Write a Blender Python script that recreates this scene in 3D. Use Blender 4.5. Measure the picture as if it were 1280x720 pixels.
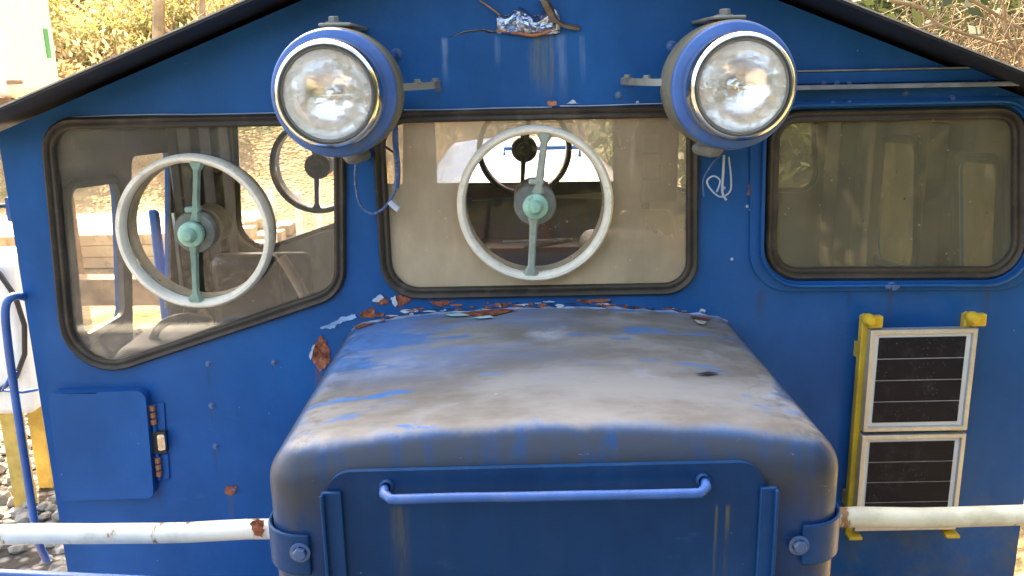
import bpy, bmesh, math, random
from mathutils import Vector, geometry, noise as mnoise
random.seed(7)
R = math.radians
scene = bpy.context.scene
for o in list(bpy.data.objects): bpy.data.objects.remove(o)

# ------------------------------------------------------------------ camera
FPX = 1108.0
CAM = Vector((-0.07, -2.24, 2.75))
PITCH, ROLL = R(14.2), R(1.15)
Fw = Vector((0, math.cos(PITCH), -math.sin(PITCH)))
Rt0 = Vector((1, 0, 0)); Up0 = Vector((0, math.sin(PITCH), math.cos(PITCH)))
Rt = Rt0*math.cos(ROLL) - Up0*math.sin(ROLL)
Up = Rt0*math.sin(ROLL) + Up0*math.cos(ROLL)
cd = bpy.data.cameras.new('camera'); cam = bpy.data.objects.new('camera', cd)
scene.collection.objects.link(cam); scene.camera = cam
cd.sensor_width = 36; cd.lens = 36*FPX/1280; cd.clip_start = 0.05; cd.clip_end = 2000
from mathutils import Matrix
M = Matrix((Rt, Up, -Fw)).transposed().to_4x4(); M.translation = CAM
cam.matrix_world = M

# ------------------------------------------------------------------ light
SUN_AZ = (-0.45, 0.90)            # the sun stands behind the cab, to the left
SUN_EL = R(46)
n = math.hypot(*SUN_AZ)
SD = Vector((SUN_AZ[0]/n*math.cos(SUN_EL), SUN_AZ[1]/n*math.cos(SUN_EL), math.sin(SUN_EL)))
world = bpy.data.worlds.new('World'); scene.world = world; world.use_nodes = True
wn = world.node_tree.nodes; wl = world.node_tree.links
sky = wn.new('ShaderNodeTexSky'); sky.sky_type = 'NISHITA'; sky.sun_disc = False
sky.sun_elevation = SUN_EL; sky.sun_rotation = math.atan2(SD.x, SD.y)
sky.air_density = 1.0; sky.dust_density = 4.0; sky.ozone_density = 0.6
bg = wn['Background']; bg.inputs[1].default_value = 0.15
wl.new(sky.outputs[0], bg.inputs[0])
sl = bpy.data.lights.new('sun', 'SUN'); sl.energy = 4.2; sl.angle = R(0.53); sl.color = (1.0, .93, .82)
sun = bpy.data.objects.new('sun', sl); scene.collection.objects.link(sun)
sun.rotation_euler = (-SD).to_track_quat('-Z', 'Y').to_euler(); sun.location = (-6, 6, 12)
scene.view_settings.view_transform = 'Standard'; scene.view_settings.look = 'None'
scene.view_settings.exposure = 2.92; scene.view_settings.gamma = 1
scene.view_settings.use_curve_mapping = False
scene.view_settings.use_white_balance = True       # balanced for open shade, as the photograph is
scene.view_settings.white_balance_temperature = 8000; scene.view_settings.white_balance_tint = 10
scene.render.engine = 'CYCLES'
scene.cycles.use_denoising = True
scene.cycles.max_bounces = 7; scene.cycles.diffuse_bounces = 3; scene.cycles.glossy_bounces = 5; scene.cycles.transparent_max_bounces = 16
scene.cycles.sample_clamp_indirect = 6; scene.cycles.caustics_refractive = False

# ------------------------------------------------------------------ helpers
def ray(px, py):
    return Fw + Rt*((px-640)/FPX) + Up*((360-py)/FPX)
def P(px, py, y=0.0):                       # photograph point on a plane facing along y
    d = ray(px, py); return CAM + d*((y-CAM.y)/d.y)
def PX(px, py, x):                          # photograph point on a side plane
    d = ray(px, py); return CAM + d*((x-CAM.x)/d.x)
def PG(px, py, dist):                       # photograph point at a distance along y
    return P(px, py, CAM.y+dist)
def q2(px, py, y=0.0):
    p = P(px, py, y); return (p.x, p.z)

WL = {}
def link(o, parent=None, loc=Vector((0, 0, 0))):
    scene.collection.objects.link(o); WL[o] = Vector(loc)
    if parent is not None:
        o.parent = parent; o.location = Vector(loc)-WL[parent]
    else: o.location = loc
def tag(o, label=None, cat=None, group=None, kind=None):
    if label: o['label'] = label
    if cat: o['category'] = cat
    if group: o['group'] = group
    if kind: o['kind'] = kind
    return o
def empty(name, loc):
    o = bpy.data.objects.new(name, None); o.empty_display_size = .2; link(o, None, loc); return o
def obj(name, vf, mat, parent=None, smooth=False, bevel=0, seg=2, angle=35):
    verts, faces = vf
    c = Vector((0, 0, 0))
    mn = Vector(map(min, zip(*verts))); mx = Vector(map(max, zip(*verts))); c = (mn+mx)/2
    me = bpy.data.meshes.new(name)
    me.from_pydata([Vector(v)-c for v in verts], [], faces)
    bm = bmesh.new(); bm.from_mesh(me); bmesh.ops.recalc_face_normals(bm, faces=bm.faces); bm.to_mesh(me); bm.free()
    if smooth:
        me.shade_smooth(); me.set_sharp_from_angle(angle=R(angle))
    me.materials.append(mat)
    o = bpy.data.objects.new(name, me); link(o, parent, c)
    if bevel:
        m = o.modifiers.new('bevel', 'BEVEL'); m.width = bevel; m.segments = seg; m.limit_method = 'ANGLE'; m.angle_limit = R(40)
        me.shade_smooth(); me.set_sharp_from_angle(angle=R(50))
    return o
def copy_tree(o, off, parent=None):
    c = o.copy(); scene.collection.objects.link(c)
    WL[c] = WL[o]+off
    if parent is not None:
        c.parent = parent; c.location = WL[c]-WL[parent]
    else: c.location = WL[c]
    for ch in list(o.children):
        if ch is not c: copy_tree(ch, off, c)
    return c
def join(*vfs):
    V = []; F = []
    for v, f in vfs:
        b = len(V); V += list(v); F += [tuple(i+b for i in q) for q in f]
    return V, F
def box(x0, x1, y0, y1, z0, z1):
    V = [(x, y, z) for x in (x0, x1) for y in (y0, y1) for z in (z0, z1)]
    return V, [(0, 1, 3, 2), (4, 6, 7, 5), (0, 4, 5, 1), (2, 3, 7, 6), (0, 2, 6, 4), (1, 5, 7, 3)]
def roundpoly(pts, r, n=7):
    out = []; N = len(pts)
    rs = r if isinstance(r, (list, tuple)) else [r]*N
    for i in range(N):
        p = Vector(pts[i]); a = Vector(pts[i-1])-p; b = Vector(pts[(i+1) % N])-p
        la, lb = a.length, b.length; a.normalize(); b.normalize()
        ang = a.angle(b); t = min(rs[i]/max(math.tan(ang/2), .01), la*.49, lb*.49)
        if rs[i] < 1e-5: out.append((p.x, p.y)); continue
        p0 = p+a*t; p1 = p+b*t; rr = t*math.tan(ang/2)
        cc = p+(a+b).normalized()*(rr/math.sin(ang/2))
        v0 = p0-cc; v1 = p1-cc
        a0 = math.atan2(v0.y, v0.x); a1 = math.atan2(v1.y, v1.x); da = (a1-a0+math.pi) % (2*math.pi)-math.pi
        for k in range(n+1):
            th = a0+da*k/n; out.append((cc.x+rr*math.cos(th), cc.y+rr*math.sin(th)))
    return out
def area2(p): return sum(p[i-1][0]*p[i][1]-p[i][0]*p[i-1][1] for i in range(len(p)))
def ccw(p): return p if area2(p) > 0 else p[::-1]
def circle(cx, cz, r, n=40): return [(cx+r*math.cos(2*math.pi*k/n), cz+r*math.sin(2*math.pi*k/n)) for k in range(n)]
def plate(outer, holes, y0, y1, axis='y'):
    """flat sheet with openings between two parallel planes; 2d points are (x,z) for axis y, (y,z) for axis x, (x,y) for axis z"""
    loops = [ccw(outer)]+[ccw(h)[::-1] for h in holes]
    flat = [p for l in loops for p in l]
    tris = geometry.tessellate_polygon([[Vector((p[0], p[1], 0)) for p in l] for l in loops])
    def mk(p, t):
        return {'y': (p[0], t, p[1]), 'x': (t, p[0], p[1]), 'z': (p[0], p[1], t)}[axis]
    n = len(flat); V = [mk(p, y0) for p in flat]+[mk(p, y1) for p in flat]
    F = [tuple(t) for t in tris]+[tuple(i+n for i in t[::-1]) for t in tris]
    b = 0
    for l in loops:
        m = len(l)
        for i in range(m):
            j = (i+1) % m; F.append((b+i, b+j, b+j+n, b+i+n))
        b += m
    return V, F
def offset(poly, d):
    poly = ccw(poly); N = len(poly); out = []
    for i in range(N):
        a = Vector(poly[i-1]); b = Vector(poly[(i+1) % N]); t = (b-a).normalized()
        out.append((poly[i][0]+t.y*d, poly[i][1]-t.x*d))
    return out
def ring_sweep(poly, profile, y0, closed=True):
    """sweep profile [(outward, toward_camera)] round the outline"""
    poly = ccw(poly); N = len(poly); V = []; F = []; m = len(profile)
    for i in range(N):
        a = Vector(poly[i-1]); b = Vector(poly[(i+1) % N]); t = (b-a).normalized(); nx, nz = t.y, -t.x
        for (o_, d_) in profile: V.append((poly[i][0]+nx*o_, y0-d_, poly[i][1]+nz*o_))
    for i in range(N):
        j = (i+1) % N
        for k in range(m): F.append((i*m+k, j*m+k, j*m+(k+1) % m, i*m+(k+1) % m))
    return V, F
def spline(pts, n=6):
    pts = [Vector(p) for p in pts]; out = []
    for i in range(len(pts)-1):
        p0 = pts[max(i-1, 0)]; p1 = pts[i]; p2 = pts[i+1]; p3 = pts[min(i+2, len(pts)-1)]
        for k in range(n):
            t = k/n
            out.append(.5*((2*p1)+(p2-p0)*t+(2*p0-5*p1+4*p2-p3)*t*t+(3*p1-p0-3*p2+p3)*t**3))
    out.append(pts[-1]); return out
def tube(pts, r, n=10, cap=True):
    pts = [Vector(p) for p in pts]; V = []; F = []; N = len(pts)
    rs = r if isinstance(r, (list, tuple)) else [r]*N
    T = []
    for i in range(N):
        t = (pts[min(i+1, N-1)]-pts[max(i-1, 0)]); T.append(t.normalized() if t.length > 1e-9 else Vector((0, 0, 1)))
    u = T[0].orthogonal().normalized()
    for i in range(N):
        u = (u-T[i]*u.dot(T[i])); u = u.normalized() if u.length > 1e-6 else T[i].orthogonal().normalized()
        w = T[i].cross(u)
        for k in range(n):
            a = 2*math.pi*k/n; V.append(pts[i]+(u*math.cos(a)+w*math.sin(a))*rs[i])
    for i in range(N-1):
        for k in range(n):
            F.append((i*n+k, i*n+(k+1) % n, (i+1)*n+(k+1) % n, (i+1)*n+k))
    if cap: F += [tuple(range(n))[::-1], tuple((N-1)*n+k for k in range(n))]
    return V, F
def lathe(profile, c, axis=(0, -1, 0), n=40, close=False):
    """profile [(radius, height along axis)]"""
    c = Vector(c); ax = Vector(axis).normalized(); u = ax.orthogonal().normalized(); w = ax.cross(u)
    V = []; F = []; m = len(profile)
    for (r, h) in profile:
        for k in range(n):
            a = 2*math.pi*k/n; V.append(c+ax*h+(u*math.cos(a)+w*math.sin(a))*max(r, 1e-4))
    for i in range(m-1 if not close else m):
        j = (i+1) % m
        for k in range(n): F.append((i*n+k, i*n+(k+1) % n, j*n+(k+1) % n, j*n+k))
    return V, F
def round_box(x0, x1, y0, y1, z0, z1, r, n=26, crown=0.0, sag=0.0):
    """box whose every edge is rolled to radius r"""
    c0 = Vector((x0+r, y0+r, z0+r)); c1 = Vector((x1-r, y1-r, z1-r))
    def axis_vals(a, b):
        k = 6; out = [a-r+ r*(1-math.cos(math.pi/2*i/k))*1.0 for i in range(k)]
        out = [a-r*math.tan(math.pi/4*(1-i/k)) for i in range(k)]
        mid = [a+(b-a)*i/n for i in range(n+1)]
        return out+mid+[b+r*math.tan(math.pi/4*((i+1)/k)) for i in range(k)]
    xs = axis_vals(c0.x, c1.x); ys = axis_vals(c0.y, c1.y); zs = axis_vals(c0.z, c1.z)
    V = []; F = []; idx = {}
    def vid(x, y, z):
        key = (round(x, 5), round(y, 5), round(z, 5))
        if key not in idx:
            p = Vector((x, y, z)); q = Vector((min(max(x, c0.x), c1.x), min(max(y, c0.y), c1.y), min(max(z, c0.z), c1.z)))
            d = p-q; v = q+d.normalized()*r if d.length > 1e-9 else p
            t = (v.x-(x0+x1)/2)/((x1-x0)/2)
            if v.z > c1.z: v.z += crown*(1-t*t)*min(1, (v.z-c1.z)/r)
            idx[key] = len(V); V.append(v)
        return idx[key]
    def face(A, B, f):
        for i in range(len(A)-1):
            for j in range(len(B)-1):
                F.append((f(A[i], B[j]), f(A[i+1], B[j]), f(A[i+1], B[j+1]), f(A[i], B[j+1])))
    face(xs, ys, lambda a, b: vid(a, b, zs[-1])); face(xs, ys, lambda a, b: vid(a, b, zs[0]))
    face(xs, zs, lambda a, b: vid(a, ys[0], b)); face(xs, zs, lambda a, b: vid(a, ys[-1], b))
    face(ys, zs, lambda a, b: vid(xs[0], a, b)); face(ys, zs, lambda a, b: vid(xs[-1], a, b))
    return V, F

# ------------------------------------------------------------------ materials
class Nt:
    def __init__(s, name):
        s.m = bpy.data.materials.new(name); s.m.use_nodes = True; s.t = s.m.node_tree
        s.b = s.t.nodes['Principled BSDF']; s.out = s.t.nodes['Material Output']
        s._geo = None
    def n(s, ty): return s.t.nodes.new('ShaderNode'+ty)
    def set(s, sock, v):
        if isinstance(v, bpy.types.NodeSocket): s.t.links.new(v, sock)
        elif isinstance(v, (tuple, list)) and len(v) == 3 and sock.type == 'RGBA': sock.default_value = (*v, 1)
        else: sock.default_value = v
    def geo(s):
        if s._geo is None: s._geo = s.n('NewGeometry')
        return s._geo
    @property
    def pos(s): return s.geo().outputs['Position']
    def xyz(s):
        q = s.n('SeparateXYZ'); s.set(q.inputs[0], s.pos); return q.outputs
    def nrm(s):
        q = s.n('SeparateXYZ'); s.set(q.inputs[0], s.geo().outputs['Normal']); return q.outputs
    def M(s, op, a, b=0.0, c=0.0):
        q = s.n('Math'); q.operation = op; q.use_clamp = False
        s.set(q.inputs[0], a); s.set(q.inputs[1], b); s.set(q.inputs[2], c); return q.outputs[0]
    def map(s, v, a, b, c=0.0, d=1.0):
        q = s.n('MapRange'); q.interpolation_type = 'SMOOTHSTEP'
        for i, k in enumerate((v, a, b, c, d)): s.set(q.inputs[i], k)
        return q.outputs[0]
    def vec(s, sc=(1, 1, 1), v=None):
        q = s.n('VectorMath'); q.operation = 'MULTIPLY'; s.set(q.inputs[0], v or s.pos); q.inputs[1].default_value = sc; return q.outputs[0]
    def noise(s, scale, detail=4, rough=.55, vec=None, dist=0.0):
        q = s.n('TexNoise'); s.set(q.inputs['Vector'], vec or s.pos); q.inputs['Scale'].default_value = scale
        q.inputs['Detail'].default_value = detail; q.inputs['Roughness'].default_value = rough; q.inputs['Distortion'].default_value = dist
        return q.outputs[0]
    def voro(s, scale, vec=None, feat='F1'):
        q = s.n('TexVoronoi'); s.set(q.inputs['Vector'], vec or s.pos); q.inputs['Scale'].default_value = scale; q.feature = feat
        return q.outputs
    def mix(s, f, a, b):
        q = s.n('Mix'); q.data_type = 'RGBA'; s.set(q.inputs[0], f); s.set(q.inputs[6], a); s.set(q.inputs[7], b); return q.outputs[2]
    def bump(s, h, strength=.3, dist=.002):
        q = s.n('Bump'); s.set(q.inputs['Height'], h); q.inputs['Strength'].default_value = strength; q.inputs['Distance'].default_value = dist
        s.t.links.new(q.outputs[0], s.b.inputs['Normal']); return q.outputs[0]
    def fin(s, col=None, rough=None, metal=None, spec=None):
        if col is not None: s.set(s.b.inputs['Base Color'], col)
        if rough is not None: s.set(s.b.inputs['Roughness'], rough)
        if metal is not None: s.set(s.b.inputs['Metallic'], metal)
        if spec is not None: s.set(s.b.inputs['Specular IOR Level'], spec)
        return s.m
def sc(c, k): return tuple(v*k for v in c)
def paint(name, base, rough=.4, var=.2, dirt=None, dirt_amt=.35, metal=0.0, bump=.15, scale=9.0, spec=.5, chips=None):
    t = Nt(name)
    a = t.map(t.noise(scale, 5), .35, .7)
    col = t.mix(a, sc(base, 1-var), sc(base, 1+var*.4))
    f = t.noise(scale*9, 4)
    if dirt:
        d = t.M('MULTIPLY', t.map(t.noise(scale*2.3, 6, .65), .52, .72), dirt_amt)
        col = t.mix(d, col, dirt)
    if chips:
        c = t.map(t.noise(scale*3.2, 7, .7), .67, .70)
        col = t.mix(c, col, chips)
    t.bump(t.M('ADD', f, t.M('MULTIPLY', t.noise(2.5, 2), 2)), bump, .003)
    return t.fin(col, t.M('ADD', t.M('MULTIPLY', f, .18), rough-.09), metal, spec)

BLUE = (.006, .096, .305)
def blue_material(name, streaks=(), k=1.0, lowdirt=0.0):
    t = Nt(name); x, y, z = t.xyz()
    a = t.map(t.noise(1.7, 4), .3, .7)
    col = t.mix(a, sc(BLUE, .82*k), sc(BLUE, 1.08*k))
    v = t.vec((9, 9, .8)); runs = t.noise(3.0, 6, .6, v)
    grime = t.M('MULTIPLY', t.map(runs, .50, .78), .14)
    col = t.mix(grime, col, (.055, .075, .10))
    cloud = t.map(t.noise(2.6, 7, .68, t.vec((1.4, 1, .8))), .36, .66); col = t.mix(t.M('MULTIPLY', cloud, .5), col, sc(BLUE, .55*k))
    scuff = t.map(t.noise(4.5, 8, .75, t.vec((1, 1, 2.4))), .60, .72); col = t.mix(t.M('MULTIPLY', scuff, .22), col, (.06, .17, .36))
    dusty = t.M('MULTIPLY', t.map(t.noise(5, 7, .7), .5, .8), .09)
    col = t.mix(dusty, col, (.10, .16, .26))
    for (x0, w, ztop, zbot, c, amt) in streaks:
        wob = t.M('MULTIPLY', t.M('SUBTRACT', t.noise(6, 3, .5), .5), w*.9)
        dx = t.M('ABSOLUTE', t.M('ADD', t.M('SUBTRACT', x, x0), wob))
        m = t.M('MULTIPLY', t.map(dx, w, w*.25), t.map(z, zbot, zbot+(ztop-zbot)*.7))
        m = t.M('MULTIPLY', m, t.map(z, ztop+.006, ztop-.006))
        m = t.M('MULTIPLY', m, t.map(t.noise(14, 5, .65, t.vec((5, 5, .5))), .3, .65))
        col = t.mix(t.M('MULTIPLY', m, amt), col, c)
    if lowdirt:      # dried splash on the lower sheet
        m = t.M('MULTIPLY', t.map(z, 1.72, 1.35), t.map(t.noise(7, 6, .65), .42, .7))
        m = t.M('MULTIPLY', m, t.map(x, .45, .8))
        col = t.mix(t.M('MULTIPLY', m, lowdirt), col, (.10, .11, .10))
    # pin-head paint chips
    vo = t.voro(38); d = t.map(vo['Distance'], .075, .045)
    pick = t.map(t.noise(11, 2), .60, .66)
    col = t.mix(t.M('MULTIPLY', t.M('MULTIPLY', d, pick), .7), col, (.33, .42, .55))
    f = t.noise(70, 3)
    t.bump(t.M('ADD', t.M('MULTIPLY', f, .15), t.M('MULTIPLY', t.noise(2.2, 3), 2.6)), .28, .014)
    return t.fin(col, t.M('ADD', t.M('MULTIPLY', runs, .30), .22), 0, .16)

def hood_material():
    t = Nt('worn_blue_hood_paint'); x, y, z = t.xyz(); nz = t.nrm()[2]
    col = t.mix(t.map(t.noise(2, 4), .3, .7), sc(BLUE, .38), sc(BLUE, .6))
    v = t.vec((1.1, 3.4, 3.4)); big = t.noise(2.1, 8, .62, v, .6); fine = t.noise(9, 8, .68, t.vec((1, 2.6, 2.6)))
    mott = t.M('ADD', t.M('MULTIPLY', big, .62), t.M('MULTIPLY', fine, .38))
    primer = t.mix(t.map(t.noise(3.2, 6, .6, t.vec((1, 2, 2))), .35, .65), (.16, .145, .125), (.27, .265, .255))
    primer = t.mix(t.map(t.noise(6, 5), .55, .75), primer, (.33, .35, .385))
    top = t.map(t.M('ADD', nz, t.M('MULTIPLY', t.M('SUBTRACT', t.noise(7, 6, .65, t.vec((2, 1, 1))), .5), .5)), .70, .97)
    # worn through on the top, blue survives in streaks, more of it towards the left rear
    left = t.M('MULTIPLY', t.map(x, .1, -.45), t.M('MULTIPLY', t.map(y, -.55, -.2), .11))
    edge = t.M('ADD', t.map(mott, t.M('ADD', left, .415), t.M('ADD', left, .45)), 0)
    wear = t.M('MULTIPLY', top, edge)
    faded = t.mix(t.map(t.noise(5, 5), .35, .65), (.05, .16, .38), (.13, .21, .36))
    col = t.mix(t.map(nz, .62, .97), col, faded)
    col = t.mix(wear, col, primer)
    haze = t.M('MULTIPLY', t.map(t.noise(2.8, 6, .6, t.vec((1, 2.0, 2.0))), .36, .60), t.M('MULTIPLY', t.map(x, .22, -.30), t.map(y, -.62, -.18)))
    col = t.mix(t.M('MULTIPLY', t.M('MULTIPLY', haze, top), .8), col, (.09, .22, .50))
    # scuffed grey along the rolled front corners, darker grey runs over the lip
    side = t.M('MULTIPLY', t.map(t.M('ABSOLUTE', x), .34, .50), t.map(t.noise(8, 7, .7, t.vec((2.2, 2.2, .9))), .44, .62))
    col = t.mix(t.M('MULTIPLY', side, .6), col, (.045, .05, .06))
    lip = t.M('MULTIPLY', t.map(z, 1.93, 2.02), t.map(t.noise(16, 5, .6, t.vec((2, 1, .35))), .22, .55))
    lip = t.M('MULTIPLY', lip, t.map(nz, .93, .6))
    col = t.mix(t.M('MULTIPLY', lip, .85), col, (.042, .047, .055))
    sp = t.M('MULTIPLY', t.map(t.voro(26)['Distance'], .10, .05), t.map(t.noise(7, 2), .6, .68))
    col = t.mix(t.M('MULTIPLY', sp, .8), col, (.42, .40, .37))
    scr = t.map(t.noise(34, 7, .8, t.vec((.35, 2.4, 2.4)), .8), .655, .675); col = t.mix(t.M('MULTIPLY', scr, .5), col, (.42, .42, .43))
    chip = t.map(t.noise(13, 9, .8), .655, .668); col = t.mix(t.M('MULTIPLY', t.M('MULTIPLY', chip, top), .8), col, (.055, .15, .36))
    rs = t.map(t.noise(17, 8, .75, t.vec((1.3, 1, 1))), .70, .715); col = t.mix(rs, col, (.16, .065, .035))
    dk = t.map(t.noise(21, 6, .7, t.vec((1, 3, 3))), .64, .72)
    col = t.mix(t.M('MULTIPLY', t.M('MULTIPLY', dk, top), .45), col, (.07, .065, .06))
    t.bump(t.M('ADD', t.M('MULTIPLY', t.noise(60, 4), .2), t.M('MULTIPLY', t.noise(3, 3), 2.0)), .25, .012)
    return t.fin(col, t.M('ADD', t.M('MULTIPLY', wear, .16), t.M('ADD', t.M('MULTIPLY', fine, .2), .28)), 0, .25)

def glass(name, dust, dust_col, speck=.4, bottom=None, tint=(1, 1, 1), right=None, gloss=1.0):
    t = Nt(name); t.t.nodes.remove(t.b)
    tr = t.n('BsdfTransparent'); t.set(tr.inputs[0], tint)
    gl = t.n('BsdfGlossy'); gl.inputs['Roughness'].default_value = .03
    fr = t.n('Fresnel'); fr.inputs[0].default_value = 1.5
    m1 = t.n('MixShader'); t.set(m1.inputs[0], t.M('MULTIPLY', fr.outputs[0], gloss)); t.t.links.new(tr.outputs[0], m1.inputs[1]); t.t.links.new(gl.outputs[0], m1.inputs[2])
    df = t.n('BsdfDiffuse'); tl = t.n('BsdfTranslucent')
    c = t.mix(t.map(t.noise(4, 5), .35, .7), sc(dust_col, .8), dust_col)
    t.set(df.inputs[0], c); t.set(tl.inputs[0], sc(dust_col, .6))
    ds = t.n('MixShader'); ds.inputs[0].default_value = .25; t.t.links.new(df.outputs[0], ds.inputs[1]); t.t.links.new(tl.outputs[0], ds.inputs[2])
    f = t.M('MULTIPLY', t.map(t.noise(3, 6, .6, t.vec((2.2, 2.2, .8))), .2, .8, .6, 1.25), dust)
    if bottom:
        z = t.xyz()[2]; f = t.M('ADD', f, t.M('MULTIPLY', t.map(z, bottom[1], bottom[0]), bottom[2]))
    if right: f = t.M('MULTIPLY', f, t.map(t.xyz()[0], right[0], right[1], 1, right[2]))
    sp = t.M('MULTIPLY', t.map(t.voro(55)['Distance'], .16, .08), t.map(t.noise(23, 2), .56, .62))
    f = t.M('MINIMUM', t.M('ADD', f, t.M('MULTIPLY', sp, speck)), .92)
    m2 = t.n('MixShader'); t.set(m2.inputs[0], f); t.t.links.new(m1.outputs[0], m2.inputs[1]); t.t.links.new(ds.outputs[0], m2.inputs[2])
    t.t.links.new(m2.outputs[0], t.out.inputs[0]); return t.m

RUST = (.17, .055, .028)
def rust_material():
    t = Nt('rusty_steel'); c = t.mix(t.map(t.noise(30, 6, .7), .35, .65), (.10, .030, .018), (.38, .13, .07))
    c = t.mix(t.map(t.noise(90, 4), .6, .7), c, (.36, .18, .11)); t.bump(t.noise(120, 5), .6, .004); return t.fin(c, .85, 0, .2)
def pole_material(name, base):
    t = Nt(name); x = t.xyz()[0]
    c = t.mix(t.map(t.noise(12, 5), .4, .75), base, sc(base, .8))
    g = t.M('MULTIPLY', t.map(t.noise(8, 7, .7), .52, .7), .5); c = t.mix(g, c, (.36, .33, .20))
    r = t.map(t.noise(7, 6, .6, t.vec((2.2, 1, 1))), .59, .615); c = t.mix(r, c, (.19, .075, .03))
    r2 = t.map(t.noise(7, 6, .6, t.vec((2.2, 1, 1))), .545, .61); c = t.mix(t.M('MULTIPLY', r2, .35), c, (.45, .27, .10))
    t.bump(t.noise(50, 4), .3, .002); return t.fin(c, .45, 0, .45)
def cream_interior():
    t = Nt('cream_interior_paint')
    c = t.mix(t.map(t.noise(3, 5), .35, .7), (.34, .29, .19), (.43, .38, .27))
    c = t.mix(t.M('MULTIPLY', t.map(t.noise(4, 6, .6, t.vec((4, 4, .6))), .5, .75), .45), c, (.16, .13, .09))
    p = t.map(t.noise(9, 8, .75), .645, .665); c = t.mix(p, c, (.035, .028, .024)); t.bump(t.noise(30, 4), .2, .003)
    return t.fin(c, .55, 0, .35)
def gravel_ground():
    t = Nt('gravel_and_leaf_litter'); x, y, z = t.xyz()
    vo = t.voro(14); st = t.mix(vo['Color'], (.16, .145, .12), (.42, .38, .32))
    st = t.mix(t.map(vo['Distance'], .25, .6), st, (.07, .06, .05))
    dim_bed = t.map(t.M('ABSOLUTE', x), 2.2, 1.5); dim_bed = t.M('MAXIMUM', dim_bed, t.M('MULTIPLY', t.map(y, -.8, -2.0), t.map(x, -1.9, -1.2)))  # track bed and unseen ground in front darkened to cut bounced light
    st = t.mix(t.M('MULTIPLY', dim_bed, .85), st, (.045, .04, .035))
    lit = t.mix(t.map(t.noise(1.3, 8, .7), .35, .65), (.42, .30, .17), (.26, .18, .09))
    lit = t.mix(t.map(t.noise(.35, 5, .6), .5, .62), lit, (.13, .14, .05))
    lit = t.mix(t.map(t.noise(6, 6, .7), .55, .7), lit, (.38, .28, .15))
    k = t.map(t.M('ADD', y, t.M('MULTIPLY', t.noise(.8, 3), 3)), 6.5, 9)
    k2 = t.map(x, 2.0, 2.7); k = t.M('MAXIMUM', k, k2)
    c = t.mix(k, st, lit)
    wood = t.mix(t.map(t.noise(2.5, 6, .7), .4, .6), (.030, .036, .018), (.085, .075, .04)); c = t.mix(t.map(y, -12.5, -14.5), c, wood); t.bump(t.M('ADD', vo['Distance'], t.noise(9, 6)), .9, .05)
    return t.fin(c, .95, 0, .1)
def foliage(name, a, b, tr=.3):
    t = Nt(name)
    oi = t.n('ObjectInfo'); k = t.noise(2.2, 3); hue = t.M('ADD', t.M('MULTIPLY', t.map(k, .35, .65), .7), t.M('MULTIPLY', oi.outputs['Random'], .3))
    fine = t.map(t.noise(9, 2), .3, .7)
    c = t.mix(t.M('ADD', t.M('MULTIPLY', hue, .6), t.M('MULTIPLY', fine, .4)), a, b)
    t.fin(c, .6, 0, .25)
    tl = t.n('BsdfTranslucent'); t.set(tl.inputs[0], c); m = t.n('MixShader'); m.inputs[0].default_value = tr
    t.t.links.new(t.b.outputs[0], m.inputs[1]); t.t.links.new(tl.outputs[0], m.inputs[2]); t.t.links.new(m.outputs[0], t.out.inputs[0])
    return t.m
def chrome_mat(name, col, rough, bump=.0, scale=30, stretch=(1, 1, 1), tarnish=True):
    t = Nt(name); c = col
    if tarnish: c = t.mix(t.M('MULTIPLY', t.map(t.noise(16, 6, .7), .55, .72), .6), col, (.22, .17, .11))
    if bump: t.bump(t.noise(scale, 3, .5, t.vec(stretch)), bump, .01)
    return t.fin(c, rough, 1.0)
def lens_mat():
    t = Nt('fluted_lens_glass'); t.t.nodes.remove(t.b); x, y, z = t.xyz()
    h = t.M('ADD', t.M('MULTIPLY', t.M('SINE', t.M('MULTIPLY', x, 330)), .25), t.M('MULTIPLY', t.noise(17, 3, .5, t.vec((1, 1, 1.7))), 3.2))
    h = t.M('ADD', h, t.M('MULTIPLY', t.map(t.M('SINE', t.M('MULTIPLY', z, 85)), .2, .3), 2.2))
    bp = t.n('Bump'); t.set(bp.inputs['Height'], h); bp.inputs['Strength'].default_value = .55; bp.inputs['Distance'].default_value = .004
    g = t.n('BsdfGlass'); g.inputs['Roughness'].default_value = .04; g.inputs['IOR'].default_value = 1.25; t.t.links.new(bp.outputs[0], g.inputs['Normal'])
    tr = t.n('BsdfTransparent'); m = t.n('MixShader'); m.inputs[0].default_value = .35
    t.t.links.new(g.outputs[0], m.inputs[1]); t.t.links.new(tr.outputs[0], m.inputs[2])
    df = t.n('BsdfDiffuse'); t.set(df.inputs[0], (.85, .85, .83)); m3 = t.n('MixShader'); t.set(m3.inputs[0], t.map(t.noise(24, 5, .6, t.vec((1, 1, 1.6))), .3, .7, .03, .22))   # white haze painted in to brighten the lens like glare
    t.t.links.new(m.outputs[0], m3.inputs[1]); t.t.links.new(df.outputs[0], m3.inputs[2]); t.t.links.new(m3.outputs[0], t.out.inputs[0]); return t.m

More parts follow.
